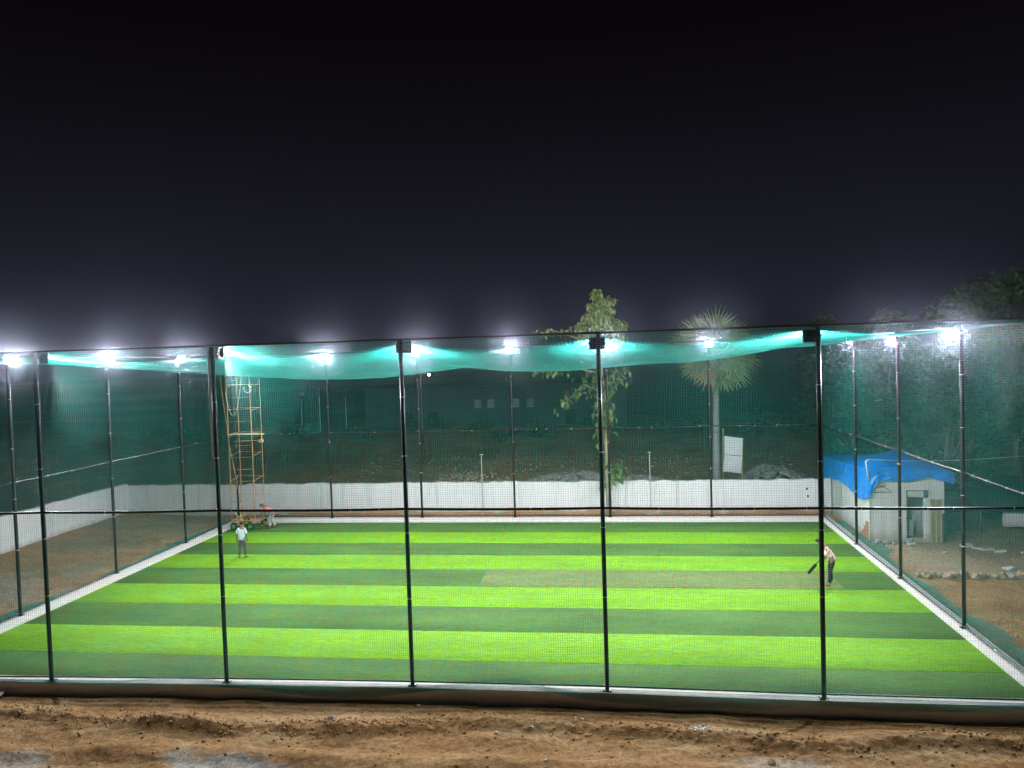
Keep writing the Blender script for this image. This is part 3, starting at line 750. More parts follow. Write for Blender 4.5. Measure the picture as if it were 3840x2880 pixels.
def sideS(sgn, x0, y0, y1, seed, w0, w1):
    def S(U, W):
        y = y0 + U * (y1 - y0)
        wd = w0 + (w1 - w0) * (0.5 + fbm(y * .35, y * 0 + seed, 3, seed)) + .1 * np.sin(y * 1.3)
        x = x0 + sgn * W * wd
        z = np.maximum(gz(x, y) + 0.03, 0) * 0 + np.where(W < .15, 0.05 - W * 1.2, gz(x, y) + 0.06 + .08 * fbm(x * 3, y * 3, 2, seed + 1))
        return np.stack([x, y, z], -1)
    return S
tag(addto(nr, link("loose_hem", net("loose_hem", sideS(1, 31.55, 0.3, 21.4, 701, .3, 1.5), 420, 34, 90, 14, 0.003, M_net))), kind="stuff")
tag(addto(nl, link("loose_hem", net("loose_hem", sideS(-1, -.05, 0.6, 21.4, 711, .1, 1.3), 420, 34, 90, 14, 0.003, M_net))), kind="stuff")

# ------------------------------------------------------------------ mobile scaffold tower
sc = empty("scaffold_tower", (1.5, 19.6, -.08)); tag(sc, "tall rusty yellow scaffold tower on green wheels in the far left corner", "scaffold")
def sadd(o): o.parent = sc; o.matrix_parent_inverse = Matrix.Translation(-Vector(sc.location)); return o
A0, A1, B1, B0 = (0.88, 18.95), (2.17, 18.95), (2.10, 20.25), (0.80, 20.25)
for (x, y) in (A0, A1, B1, B0): sadd(MB().tube([(x, y, .30), (x + .02, y, 4.2), (x, y, 8.25)], .022, 8).build("upright", M_rust))
for z in (.36, 1.43, 2.47, 3.11, 3.74, 4.36, 5.63, 6.28, 6.89, 7.54, 8.1):
    sadd(MB().tube([(*A0, z), (*A1, z + .03)], .014, 6).build("rung", M_rust))
for z in (.36, 1.60, 2.60, 3.9, 5.0, 6.3, 7.56):
    sadd(MB().tube([(*B0, z), (*B1, z - .02)], .014, 6).build("rung", M_rust))
    sadd(MB().tube([(*A1, z - .1), (*B1, z)], .014, 6).build("rung", M_rust))
    sadd(MB().tube([(*A0, z - .1), (*B0, z)], .014, 6).build("rung", M_rust))
sadd(MB().tube([(.55, 18.93, 8.2), (.95, 18.9, 4.4), (1.25, 19.3, 1.2), (1.35, 19.6, .5)], .017, 6).build("diagonal_pole", M_rust))
sadd(MB().box(.80, 2.75, 18.98, 19.25, 4.93, 4.97).build("walkway_plank", M_plank)); sadd(MB().box(.80, 2.2, 19.30, 19.55, 4.93, 4.97).build("walkway_plank", M_plank))
sadd(MB().box(.9, 1.75, 18.92, 19.2, 7.56, 7.60).build("walkway_plank", M_plank))
k = MB(); k.tube([(1.2, 18.9, 4.62), (2.68, 18.9, 4.64)], .025, 8); sadd(k.build("cross_bar", M_rust))
k = MB(); k.box(2.62, 2.80, 18.8, 19.0, 4.55, 4.70); sadd(k.build("clamp", M_rust))
sadd(MB().tube([(2.73, 18.9, 4.7), (2.73, 18.95, 4.95)], .02, 6).build("clamp_stem", M_rust))
for z0 in (.27, .42):
    f = MB()
    for a, b in ((A0, A1), (A1, B1), (B1, B0), (B0, A0)): f.tube([(a[0], a[1], z0), (b[0], b[1], z0)], .03, 6)
    sadd(f.build("chassis", M_rust))
for (x, y) in ((1.02, 18.86), (1.94, 18.86), (1.02, 20.33), (1.98, 20.33)):
    R = .195; w = empty("wheel", (x, y, -.068 + R)); sadd(w)
    prof = [(R - .075, -.045), (R - .02, -.05), (R, -.03), (R, .03), (R - .02, .05), (R - .075, .045)]
    Vv = []; n = 24
    for i in range(n):
        a = 2 * math.pi * i / n
        for (rr, yy) in prof: Vv.append((rr * math.cos(a), yy, rr * math.sin(a)))
    np_ = len(prof); Ff = []
    for i in range(n):
        for q in range(np_):
            Ff.append((i * np_ + q, i * np_ + (q + 1) % np_, ((i + 1) % n) * np_ + (q + 1) % np_, ((i + 1) % n) * np_ + q))
    link("tyre", np_mesh("tyre", Vv, Ff, M_rubber, True), w)
    rm = MB(); rm.tube([(0, -.03, 0), (0, .03, 0)], .118, 20); rm.tube([(0, -.055, 0), (0, .055, 0)], .035, 10)
    for i in range(5):
        a = 2 * math.pi * i / 5; rm.tube([(.07 * math.cos(a), -.034, .07 * math.sin(a)), (.07 * math.cos(a), -.026, .07 * math.sin(a))], .02, 8)
    rm.build("rim", M_rim, w)
    sadd(MB().tube([(x, y, -.068 + R), (x, (18.95 if y < 19.5 else 20.25), .27)], .02, 6).build("axle_fork", M_rust))
hs = [(.98 + .42 * math.sin(t) * .8, 18.8, 1.0 - .5 * math.cos(t) * .9 + (.0)) for t in np.linspace(-1.5, 1.5, 12)]
sadd(MB().tube([(x + .45, y, z + .1) for x, y, z in hs], .016, 6).build("hose_loop", M_hose))
sadd(MB().tube([(1.5, 18.8, 1.35), (1.42, 18.78, 1.0), (1.5, 18.75, .6), (1.62, 18.7, .2), (1.66, 18.68, -.03)], .016, 6).build("hose", M_hose))
sadd(MB().tube([(.86 + 1.0 * t, 18.85, 7.7 - 1.9 * 4 * (t * (1 - t)) ** 1.0 + .9 * t - .5 * (1 - t)) for t in np.linspace(0, .96, 14)], .016, 6).build("hanging_rope", M_rope))
sadd(MB().tube([(2.08 + .2 * math.cos(t), 18.9, 7.35 + .2 * math.sin(t)) for t in np.linspace(2.6, 7.6, 12)], .017, 6).build("wire_coil", M_tie))
mt = MB().tube([(2.4 + .05 * i, 19.75 - .12 * (i % 3), .02 + .045 * (i % 4)) for i in range(9)], .03, 6)
for i in range(14): mt.tube([(2.15 + random.random() * .9, 19.6 + random.random() * .5, random.uniform(.0, .2)), (2.3 + random.random() * .9, 19.5 + random.random() * .5, random.uniform(-.03, .25))], .015, 5)
o = mt.build("metal_scrap", M_rust); tag(o, "heap of rusty rods and chain on the turf beside the scaffold wheels", "scrap", None, "stuff")

# ------------------------------------------------------------------ people
def skin_obj(name, pts, edges_, radii, m, parent, root_i=0, sub=1):
    me = bpy.data.meshes.new(name); me.from_pydata(pts, edges_, []); me.materials.append(m)
    o = link(name, me, parent)
    md = o.modifiers.new("skin", 'SKIN'); md.use_smooth_shade = True
    for i, r in enumerate(radii):
        sv = me.skin_vertices[0].data[i]; sv.radius = (r, r) if not isinstance(r, tuple) else r; sv.use_root = (i == root_i)
    s = o.modifiers.new("subdiv", 'SUBSURF'); s.levels = sub; s.render_levels = sub
    return o

def person(name_label, J, loc, rz, mats, hair_back=0.0, scale=1.0, shoe=True):
    """J: joint dict in local metres, person faces +y; mats: skin, shirt, trousers"""
    root = empty("person", loc, rz); root.scale = (scale,) * 3; tag(root, name_label, "person")
    V3 = Vector
    j = {k: V3(v) for k, v in J.items() if k != 'curl'}
    pts, ed, rd = [], [], []
    def add(p, r, prev=None):
        pts.append(tuple(p)); rd.append(r)
        if prev is not None: ed.append((prev, len(pts) - 1))
        return len(pts) - 1
    pel = add(j['pelvis'], .115)
    wst = add(j['pelvis'].lerp(j['chest'], .45), .105, pel)
    ch = add(j['chest'], .125, wst)
    nb = add(j['neck'], .055, ch)
    hd0 = add(j['neck'].lerp(j['head'], .5), .055, nb)
    hd1 = add(j['head'] - (j['head'] - j['neck']).normalized() * .03, .078, hd0)
    hd2 = add(j['head'] + (j['head'] - j['neck']).normalized() * .07, .082, hd1)
    face = V3(J.get('face', (0, 1, 0))).normalized()
    add(j['head'] + face * .095 - (j['head'] - j['neck']).normalized() * .015, .016, hd1)   # nose
    add(j['head'] + face * .065 - (j['head'] - j['neck']).normalized() * .075, .032, hd1)   # chin
    upv = (j['head'] - j['neck']).normalized(); side = upv.cross(face).normalized()
    for sg in (-1, 1): add(j['head'] + side * sg * .088, .018, hd1)                       # ears
    for sd in ('l', 'r'):
        sh = add(j['sh_' + sd], .058, ch); e = add(j['el_' + sd], .038, sh); w = add(j['wr_' + sd], .026, e)
        hdir = (j['ha_' + sd] - j['wr_' + sd]).normalized()
        pm = add(j['wr_' + sd] + hdir * .055, .032, w)
        s2 = hdir.cross(V3((0, 1, 0.3))).normalized(); nn = hdir.cross(s2).normalized()
        cu = J.get('curl', .35)
        for q, ln in ((-.024, .062), (-.008, .074), (.008, .070), (.024, .055)):
            b0 = add(j['wr_' + sd] + hdir * .085 + s2 * q * 1.1, .0105, pm)
            m0 = add(j['wr_' + sd] + hdir * (.085 + ln * .55) + s2 * q * 1.25 + nn * cu * .02, .0095, b0)
            add(j['wr_' + sd] + hdir * (.085 + ln) + s2 * q * 1.2 + nn * cu * .055, .008, m0)
        t0 = add(j['wr_' + sd] + hdir * .045 + s2 * .036 + nn * .012, .011, pm); add(j['wr_' + sd] + hdir * .09 + s2 * .052 + nn * .026, .009, t0)
        h = add(j['hip_' + sd], .085, pel); k = add(j['kn_' + sd], .055, h); a = add(j['an_' + sd], .036, k)
        he = add(j['an_' + sd] + V3((0, 0, -.04)), .034, a)
        td = V3(J.get('toe_' + sd, (0, 1, 0))).normalized(); add(j['an_' + sd] + td * .15 + V3((0, 0, -.052)), .026, he)
    skin_obj("body", pts, ed, rd, mats[0], root)
    # shirt
    c = j['chest']; p = j['pelvis']; dn = (p - c).normalized()
    sp_ = [p + dn * .10, p.lerp(c, .35), p.lerp(c, .75), c + (c - p).normalized() * .05]
    pts2 = [tuple(v) for v in sp_]; rd2 = [(.165, .14), (.15, .13), (.165, .135), (.10, .085)]; ed2 = [(0, 1), (1, 2), (2, 3)]
    for sd in ('l', 'r'):
        b = len(pts2); s = j['sh_' + sd]; e = j['el_' + sd]
        pts2 += [tuple(s.lerp(c, .12)), tuple(s.lerp(e, .45)), tuple(s.lerp(e, .85))]; rd2 += [.078, .068, .062]; ed2 += [(2, b), (b, b + 1), (b + 1, b + 2)]
    skin_obj("shirt", pts2, ed2, rd2, mats[1], root, 1)
    # trousers
    pts3 = [tuple(p + (c - p).normalized() * .02), tuple(p + dn * .06)]; rd3 = [(.14, .12), (.135, .125)]; ed3 = [(0, 1)]
    for sd in ('l', 'r'):
        b = len(pts3); h = j['hip_' + sd]; k = j['kn_' + sd]; a = j['an_' + sd]
        pts3 += [tuple(h.lerp(k, .18)), tuple(h.lerp(k, .55)), tuple(k), tuple(k.lerp(a, .55)), tuple(k.lerp(a, .95))]; rd3 += [.103, .092, .076, .070, .066]
        ed3 += [(1, b), (b, b + 1), (b + 1, b + 2), (b + 2, b + 3), (b + 3, b + 4)]
    skin_obj("trousers", pts3, ed3, rd3, mats[2], root, 0)
    # hair: cap over crown and back of the head
    bm = bmesh.new(); bmesh.ops.create_icosphere(bm, subdivisions=3, radius=1)
    hc = j['head'] + upv * .045 - face * .02
    for v in list(bm.verts):
        q = v.co.copy(); n_ = mnoise.noise(q * 3.1) * .06
        loc_ = side * q.x * (.094) + face * q.y * (.104) + upv * q.z * (.095)
        v.co = hc + loc_ * (1 + n_)
    kill = [v for v in bm.verts if (v.co - hc).dot(face) > .045 and (v.co - hc).dot(upv) < .03 or (v.co - hc).dot(upv) < -.075]
    bmesh.ops.delete(bm, geom=kill, context='VERTS')
    mh = bpy.data.meshes.new("hair"); bm.to_mesh(mh); bm.free(); mh.materials.append(M_hair)
    for q in mh.polygons: q.use_smooth = True
    link("hair", mh, root)
    for sg in (-1, 1):
        e = bmesh.new(); bmesh.ops.create_icosphere(e, subdivisions=1, radius=.012); me_ = bpy.data.meshes.new("eye"); e.to_mesh(me_); e.free(); me_.materials.append(M_eye)
        link("eye", me_, root, j['head'] + face * .078 + side * sg * .032 + upv * .012)
    if shoe:
        for sd in ('l', 'r'):
            td = V3(J.get('toe_' + sd, (0, 1, 0))).normalized(); s2 = td.cross(V3((0, 0, 1)))
            MB().obox(j['an_' + sd] + td * .06 + V3((0, 0, -.085)), td * .13, s2 * .045, (0, 0, .012)).build("shoe", M_shoe, root, bevel=.01)
    return root

JA = dict(pelvis=(0, 0, .92), chest=(0, .01, 1.29), neck=(0, .0, 1.45), head=(0, .02, 1.60), sh_l=(-.19, 0, 1.36), el_l=(-.245, -.03, 1.08), wr_l=(-.26, .03, .85), ha_l=(-.26, .06, .75),
          sh_r=(.19, 0, 1.36), el_r=(.24, -.03, 1.08), wr_r=(.225, .06, .86), ha_r=(.20, .10, .78), hip_l=(-.09, 0, .88), kn_l=(-.12, .02, .48), an_l=(-.145, -.03, .09),
          hip_r=(.09, 0, .88), kn_r=(.13, .02, .48), an_r=(.16, -.02, .09), toe_l=(-.3, 1, 0), toe_r=(.35, 1, 0), face=(0, 1, .05))
person("man in pale blue shirt and grey trousers standing with his back to the camera", JA, (4.23, 13.4, -.078), math.radians(4), (M_skin, M_shirtb, M_trg), scale=.95)
# bending man, seen from his left side; faces -x
JB = dict(pelvis=(0, -.12, .86), chest=(0, .22, 1.08), neck=(0, .37, 1.17), head=(0, .50, 1.19), face=(0, .75, -.65), sh_l=(-.18, .28, 1.10), el_l=(-.2, .42, .88), wr_l=(-.15, .46, .66), ha_l=(-.13, .48, .56),
          sh_r=(.18, .28, 1.10), el_r=(.2, .44, .86), wr_r=(.15, .50, .64), ha_r=(.13, .52, .54), hip_l=(-.09, -.10, .83), kn_l=(-.1, .04, .46), an_l=(-.11, -.02, .09),
          hip_r=(.09, -.10, .83), kn_r=(.12, .0, .46), an_r=(.14, -.16, .09), toe_l=(0, 1, 0), toe_r=(.1, 1, 0))
person("man in coral pink shirt and light grey jeans bending forward beside the scaffold tower", JB, (2.83, 19.38, -.078), math.radians(80), (M_skin, M_shirtp, M_trl), scale=1.0)
JC = dict(pelvis=(0, -.12, .93), chest=(0, .08, 1.26), neck=(0, .19, 1.41), head=(0, .32, 1.52), face=(0, .9, -.45), sh_l=(-.18, .11, 1.31), el_l=(-.17, .16, 1.0), wr_l=(-.04, .25, .80), ha_l=(.0, .32, .75),
          sh_r=(.18, .11, 1.31), el_r=(.16, .10, 1.0), wr_r=(.03, .20, .87), ha_r=(.0, .28, .82), hip_l=(-.09, -.10, .88), kn_l=(-.16, .0, .49), an_l=(-.24, .06, .09),
          hip_r=(.09, -.10, .88), kn_r=(.13, -.06, .48), an_r=(.16, -.12, .09), toe_l=(-.2, 1, 0), toe_r=(.5, 1, 0), curl=1.0)
pc = person("batsman in light pink shirt and black trousers leaning over his bat behind the front pole", JC, (28.72, 9.95, -.078), math.radians(90), (M_skin, M_shirtl, M_trk), shoe=False, scale=1.04)
bt = empty("cricket_bat", (28.38, 9.95, .80)); tag(bt, "black cricket bat held low and slanting by the batsman", "bat")
dirb = Vector((-.52, -.05, -.60)).normalized(); nb_ = Vector((0, 1, 0)); sdb = dirb.cross(nb_).normalized(); nb_ = sdb.cross(dirb)
MB().tube([tuple(-dirb * .08), tuple(dirb * .22)], .017, 8).build("handle", M_rubber, bt)
MB().obox(dirb * .40, dirb * .22, sdb * .058, nb_ * .02).build("blade", M_bat, bt, bevel=.012)

# ------------------------------------------------------------------ trees
def clump_crown(name, clumps, n, size, m, parent, seed, droop=0.0):
    r = np.random.default_rng(seed)
    C_ = np.array([c[:3] for c in clumps]); R_c = np.array([c[3] for c in clumps]); w = R_c ** 2.2; w /= w.sum()
    k = r.choice(len(clumps), n, p=w)
    d = r.normal(size=(n, 3)); d /= np.linalg.norm(d, axis=1, keepdims=True)
    rad = r.random(n) ** 0.4 * (1 + .25 * r.normal(size=n).clip(-1, 1))
    P = C_[k] + d * (R_c[k] * rad)[:, None] * np.array([1, 1, .75])
    a = r.normal(size=(n, 3)); a[:, 2] *= .5; a /= np.linalg.norm(a, axis=1, keepdims=True)
    b = np.cross(a, r.normal(size=(n, 3))); b /= np.linalg.norm(b, axis=1, keepdims=True)
    s = size * r.uniform(.6, 1.3, n)[:, None]
    V = np.stack([P - a * s, P + b * s * .45, P + a * s, P - b * s * .45], 1).reshape(-1, 3)
    F = np.arange(4 * n).reshape(n, 4)
    return link(name, np_mesh(name, V, F, m), parent)

def big_tree(loc, h, w, seed, label, n=9000, size=.2):
    root = empty("broadleaf_tree", loc); tag(root, label, "tree", "dark trees beyond the right net")
    r = np.random.default_rng(seed)
    t = MB(); t.tube([(0, 0, -.2), (.1, .05, h * .2), (-.1, .1, h * .45), (.05, 0, h * .75)], [.28, .22, .16, .05], 9); t.build("trunk", M_tbark, root, smooth=True)
    cl = []
    for i in range(26):
        a = r.uniform(0, 6.28); q = r.random(); zz = h * (.22 + .72 * r.random()); rr = w * math.sin(math.pi * min(.96, (zz / h * .85 + .12))) * math.sqrt(q)
        cl.append((math.cos(a) * rr, math.sin(a) * rr, zz, h * r.uniform(.06, .12)))
    for i in range(7):
        c = cl[i]; MB().tube([(0, 0, c[2] * .5), (c[0] * .5, c[1] * .5, c[2] * .8), c[:3]], [.09, .06, .02], 6).build("limb", M_tbark, root)
    cl.append((0, 0, h * .9, h * .1))
    clump_crown("crown", cl, n, size, M_tree, root, seed + 1)
for (x, y, h, w, s, lb) in ((36.2, 40, 11.6, 2.0, 1, "small rounded dark tree top just above the net rail behind the corner of the pitch"),
        (35.6, 30.5, 7.6, 2.6, 2, "low dark bushy tree right behind the blue tarpaulin"),
        (38.3, 32.5, 11.4, 3.0, 3, "dim dark tree rising behind the middle right floodlight"),
        (42.0, 31, 11.9, 3.3, 4, "dim broad dark tree behind the two right floodlights"),
        (42.0, 24.5, 13.0, 3.2, 5, "tallest dark tree at the right picture edge, blurred in the floodlight glare"),
        (38.4, 24, 6.2, 2.6, 6, "dark green tree low behind the hut's right end"),
        (44.5, 19.0, 10.0, 3.0, 8, "dark tree filling the right picture edge above the shed")):
    big_tree((x, y, -.3), h, w, s, lb, n=8000)

# teak
tk = empty("teak_tree", (20.60, 22.75, -.1)); tag(tk, "slender teak tree with big leaves standing before the boundary wall", "tree")
trunk = [(0, 0, -.25), (-.03, 0, 2.0), (-.10, -.02, 4.1), (-.18, 0, 6.6), (-.28, 0, 9.0), (-.22, 0, 11.6)]
MB().tube(trunk, [.17, .15, .13, .11, .08, .03], 10).build("trunk", M_bark, tk, smooth=True)
def lf():
    n = 5; Vv = []; Ff = []
    for i in range(n + 1):
        t = i / n; w = .105 * math.sin(math.pi * (t ** .8) * .97 + .03) + .004; z = -.16 * t * t
        Vv += [(-w, t * .34, z + .03 * w / .1), (0, t * .34, z), (w, t * .34, z + .03 * w / .1)]
    for i in range(n):
        for q in (0, 1): Ff.append((i * 3 + q, i * 3 + q + 1, i * 3 + q + 4, i * 3 + q + 3))
    return np_mesh("leaf", Vv, Ff, M_teak, True)
LM = lf()
br = [((-.2, 0, 7.6), (-1.9, .05, 8.1), (-3.3, -.1, 7.9)), ((-.18, 0, 6.6), (-1.2, -.1, 7.1), (-2.3, .05, 6.0)), ((-.2, 0, 7.0), (.6, -.1, 7.8), (1.1, .1, 7.3)), ((-.26, 0, 8.6), (-1.5, 0, 9.6), (-3.1, 0, 10.15)), ((-.3, 0, 9.2), (.4, .1, 9.9), (.85, 0, 10.2)), ((-.3, 0, 9.4), (-.9, .1, 10.1), (-1.25, 0, 10.2))]
for b in br: MB().tube(b, [.06, .04, .015], 7).build("branch", M_bark, tk, smooth=True)
spots = []
r = np.random.default_rng(5)
LOBES = [(-.42, 11.95, .34, .3), (.30, 11.55, .26, .25), (-.05, 11.5, .30, .3), (-.45, 11.2, .5, .4), (.1, 10.9, .5, .4), (-.75, 10.6, .5, .35), (-.2, 10.4, .65, .5), (.5, 10.3, .45, .3), (.85, 10.15, .35, .28), (-1.15, 10.2, .38, .35), (-.6, 9.8, .6, .45), (.3, 9.7, .6, .45), (.85, 9.6, .35, .3), (-1.1, 9.55, .4, .3), (0, 9.3, .8, .3)]
for cx_, cz_, rx_, rz_ in LOBES:                        # main crown, lobe by lobe
    for _ in range(int(240 * rx_ * 1.2)):
        d3 = r.normal(size=3); d3 /= np.linalg.norm(d3); q = r.random() ** .35
        spots.append((cx_ + d3[0] * rx_ * q, d3[1] * rx_ * q, cz_ + d3[2] * rz_ * q, .9))
for _ in range(40): spots.append((-3.1 + r.normal() * .35 + 0, r.normal() * .2, 10.0 + r.normal() * .14, .75))
for _ in range(30): spots.append((-2.0 + r.normal() * .35 + 0, r.normal() * .2, 10.0 + r.normal() * .12, .75))
for _ in range(60): spots.append((-3.0 + r.normal() * .45, r.normal() * .25, 7.95 + r.normal() * .18, .95))
for _ in range(50): t = r.random(); spots.append((-1.3 - 1.2 * t + r.normal() * .16, r.normal() * .2, 7.1 - 1.1 * t + r.normal() * .2, 1))
for _ in range(40): spots.append((.6 + r.normal() * .35, r.normal() * .25, 7.5 + r.normal() * .35, 1))
for _ in range(40): spots.append((-.75 + r.normal() * .35, r.normal() * .25, 7.2 + r.normal() * .45, .9))
for zc, n_, sd in ((7.2, 40, .42), (6.8, 24, .4), (5.8, 18, .3), (5.2, 16, .3), (2.4, 12, .2), (6.6, 26, .3), (6.0, 22, .26), (5.5, 18, .28), (4.9, 20, .26), (4.5, 14, .25), (3.6, 7, .1), (3.0, 9, .1), (2.7, 16, .16), (2.2, 20, .2), (1.75, 12, .16)):
    for _ in range(n_):
        ox = (-.12 if zc > 3.8 or zc < 2 else (-.38 if zc > 2.9 else .38))
        spots.append((ox + r.normal() * sd, r.normal() * .2 - .1, zc + r.normal() * .17, 1.35))
spots.sort(key=lambda s: (s[2] > 9.1, s[1]))
big = spots[:300]; rest = spots[300:]
def leaf_mx(s):
    a = r.uniform(0, 6.28)
    return Matrix.Translation(s[:3]) @ Euler((r.uniform(-1.1, .25), r.uniform(-.5, .5), a)).to_matrix().to_4x4() @ Matrix.Scale(s[3] * r.uniform(.6, 1.05), 4)
for s in big:
    o = link("leaf", LM, tk); o.matrix_local = leaf_mx(s)
co = np.array([v.co[:] for v in LM.vertices]); fa = np.array([list(p.vertices) for p in LM.polygons])
VV, FF = [], []
for s in rest:
    mxx = np.array(leaf_mx(s)); VV.append(co @ mxx[:3, :3].T + mxx[:3, 3]); FF.append(fa + len(co) * (len(VV) - 1))
tag(link("foliage", np_mesh("foliage", np.concatenate(VV), np.concatenate(FF), M_teak, True), tk), kind="stuff")

# palmyra palm
pm = empty("palm_tree", (26.62, 25.5, -.2)); tag(pm, "fan palm with a thick grey trunk and round crown behind the far net", "tree")
MB().tube([(0, 0, -.2), (.02, 0, 2.5), (.05, 0, 5), (.1, 0, 8.6)], [.22, .19, .18, .17], 14).build("trunk", M_pbark, pm, smooth=True)
def frond(seed, R=1.35, n=26, spread=2.5):
    r2 = random.Random(seed); mb = MB()
    for i in range(n):
        a = -spread / 1 + 2 * spread * i / (n - 1); L = R * (1 - .18 * abs(a) / spread) * r2.uniform(.9, 1.08)
        dx, dy = math.sin(a), math.cos(a); w = .06
        s = (dy * w, -dx * w)
        p1 = (dx * L * .5, dy * L * .5, .05 * math.sin(i * 2.1)); p2 = (dx * L, dy * L, -.10 * L + r2.uniform(-.08, .04))
        mb.v += [(0, 0, 0), (p1[0] - s[0], p1[1] - s[1], p1[2]), (p1[0], p1[1], p1[2] + .03), (p1[0] + s[0], p1[1] + s[1], p1[2]), p2]
        b = len(mb.v) - 5; mb.f += [[b, b + 1, b + 2], [b, b + 2, b + 3], [b + 1, b + 4, b + 2], [b + 2, b + 4, b + 3]]
    return mb
r3 = random.Random(3)
FD = [(-1.25, -.2, .9), (-.75, -.6, 1.15), (-.15, -.8, 1.25), (.55, -.5, 1.2), (1.1, -.1, 1.0), (-1.2, .3, .3), (1.35, -.3, -.2), (.9, -.75, -.9), (.35, -.8, -1.15), (-1.0, -.5, -.7), (-1.1, -.2, -.1), (1.25, .4, .4), (-.3, .7, 1.1), (.4, .9, .9), (-.9, .8, .3), (.9, .9, -.2), (1.5, 0, .1), (-.5, -.7, -.9), (.1, -1.0, .2), (-.6, .2, 1.2), (.2, .2, 1.35), (-.4, -.9, .6), (.7, -.85, .55), (-1.4, -.4, .45), (1.3, -.4, .65), (-.9, -.3, 1.1), (.9, -.3, 1.15), (.0, -.7, -1.0), (-.75, -.8, -.2), (.75, -.9, -.3), (0, -.4, 1.5), (-1.5, 0, .7)]
for i, (x, y, z) in enumerate(FD):
    dr = Vector((x, y, z)); L = dr.length; dn = dr / L; c0 = Vector((.1, 0, 8.55)); tip = c0 + dn * L * .95
    dry = i in (17,)
    root = MB().tube([tuple(c0), tuple(c0 + dn * L * .36 + Vector((0, 0, .06))), tuple(tip)], [.035, .025, .018], 6).build("leaf_stalk", M_bamboo, pm)
    f = frond(i, R=1.42 + r3.uniform(-.1, .1)).build("fan_leaf", M_palmd if dry else M_palm, pm)
    zax = (Vector((0, -1, .5)) + Vector((r3.uniform(-.5, .5), 0, r3.uniform(-.5, .5)))).normalized()
    yax = dn - zax * dn.dot(zax); yax.normalize(); xax = yax.cross(zax)
    f.matrix_local = Matrix.Translation(tip) @ Matrix((xax, yax, zax)).transposed().to_4x4()
for i in range(5):
    a = i * 1.3; f = frond(40 + i, R=.9, spread=1.2).build("dry_fan_leaf", M_palmd, pm)
    dn = Vector((math.cos(a) * .35, math.sin(a) * .35 - .2, -1)).normalized(); zax = Vector((math.cos(a), math.sin(a) - .3, .2)).normalized(); yax = (dn - zax * dn.dot(zax)).normalized(); xax = yax.cross(zax)
    f.matrix_local = Matrix.Translation((.1 + math.cos(a) * .2, math.sin(a) * .2, 8.0)) @ Matrix((xax, yax, zax)).transposed().to_4x4()

# ------------------------------------------------------------------ board, posts, far buildings
bd = empty("blank_board", (27.6, 26, -.3)); tag(bd, "blank white board of two sheets on bamboo poles beside the palm", "board")
def bad(o, root=bd): o.parent = root; o.matrix_parent_inverse = Matrix.Translation(-Vector(root.location)); return o
def sheet(c, t=.02):
    mb = MB(); mb.quad_box([(x, 26, z) for x, z in c] + [(x, 26 + t, z) for x, z in c]); return mb
bad(sheet([(27.14, 2.66), (28.13, 2.56), (28.18, 3.57), (27.16, 3.71)]).build("sheet", M_board)); bad(sheet([(27.06, 1.68), (28.07, 1.56), (28.13, 2.53), (27.14, 2.63)]).build("sheet", M_board))
bad(MB().tube([(27.0, 26.05, -.3), (27.12, 26.05, 4.15)], .03, 8).build("pole", M_bamboo)); bad(MB().tube([(28.08, 26.06, -.3), (28.2, 26.06, 3.6)], .025, 8).build("pole", M_bamboo)); bad(MB().tube([(26.6, 26.1, 1.1), (27.05, 26.07, 2.0)], .015, 6).build("prop", M_bamboo))
for x, lb in ((13.72, "thin pale post with a small cap standing left of the middle of the far wall"), (22.80, "thin pale post with a small cap standing right of the teak tree")):
    p = empty("thin_post", (x, 22.4, -.2)); tag(p, lb, "post", "thin posts in front of the far wall")
    MB().tube([(0, 0, -.1), (0, 0, 3.42)], .024, 8).build("shaft", M_galv, p); MB().obox((0, 0, 3.5), (.11, 0, 0), (0, .04, 0), (0, 0, .014)).build("cap", M_galv, p)
    MB().tube([(0, 0, 3.4), (0, 0, 3.49)], .012, 6).build("stem", M_galv, p)

fb = empty("far_house", (6, 52, 0)); tag(fb, "dim long house far behind the field with four pale windows", "house")
def fad(o): return bad(o, fb)
fad(MB().box(-2, 22, 50.3, 58, -.2, 5.8).build("wall", M_bldg)); fad(MB().box(-2.4, 22.4, 49.9, 58.4, 5.8, 6.05).build("roof_slab", M_bldg))
for x in (8.6, 9.8, 12.05, 13.4):
    f = fad(MB().box(x - .30, x + .30, 50.2, 50.29, 4.0, 4.75).build("window", M_notice)); 
    g_ = MB()
    for q in (4.25, 4.5): g_.box(x - .27, x + .27, 50.17, 50.195, q - .015, q + .015)
    g2 = g_.build("glazing_bar", M_bldg); g2.parent = f; g2.matrix_parent_inverse = Matrix.Identity(4); g2.location = (0, 0, 0)
for x in (2.0, 4.4, 17, 19.6): fad(MB().box(x - .5, x + .5, 50.25, 50.29, 1.6, 3.7).build("door", M_dark))
lp = empty("street_lamp", (4.2, 47, 0)); tag(lp, "small far warm street lamp below the roof net", "lamp")
MB().tube([(0, 0, -.3), (0, 0, 7.3)], .05, 8).build("post", M_galv, lp); MB().tube([(0, 0, 7.25), (.75, -.2, 7.35)], .03, 6).build("arm", M_galv, lp)
MB().obox((.80, -.22, 7.36), (.22, 0, 0), (0, .1, 0), (0, 0, .05)).build("lamp_head", M_bldg, lp)
b = bmesh.new(); bmesh.ops.create_uvsphere(b, u_segments=12, v_segments=8, radius=.12); mm = bpy.data.meshes.new("bulb"); b.to_mesh(mm); b.free(); mm.materials.append(M_bulb); link("bulb", mm, lp, (.80, -.22, 7.24))
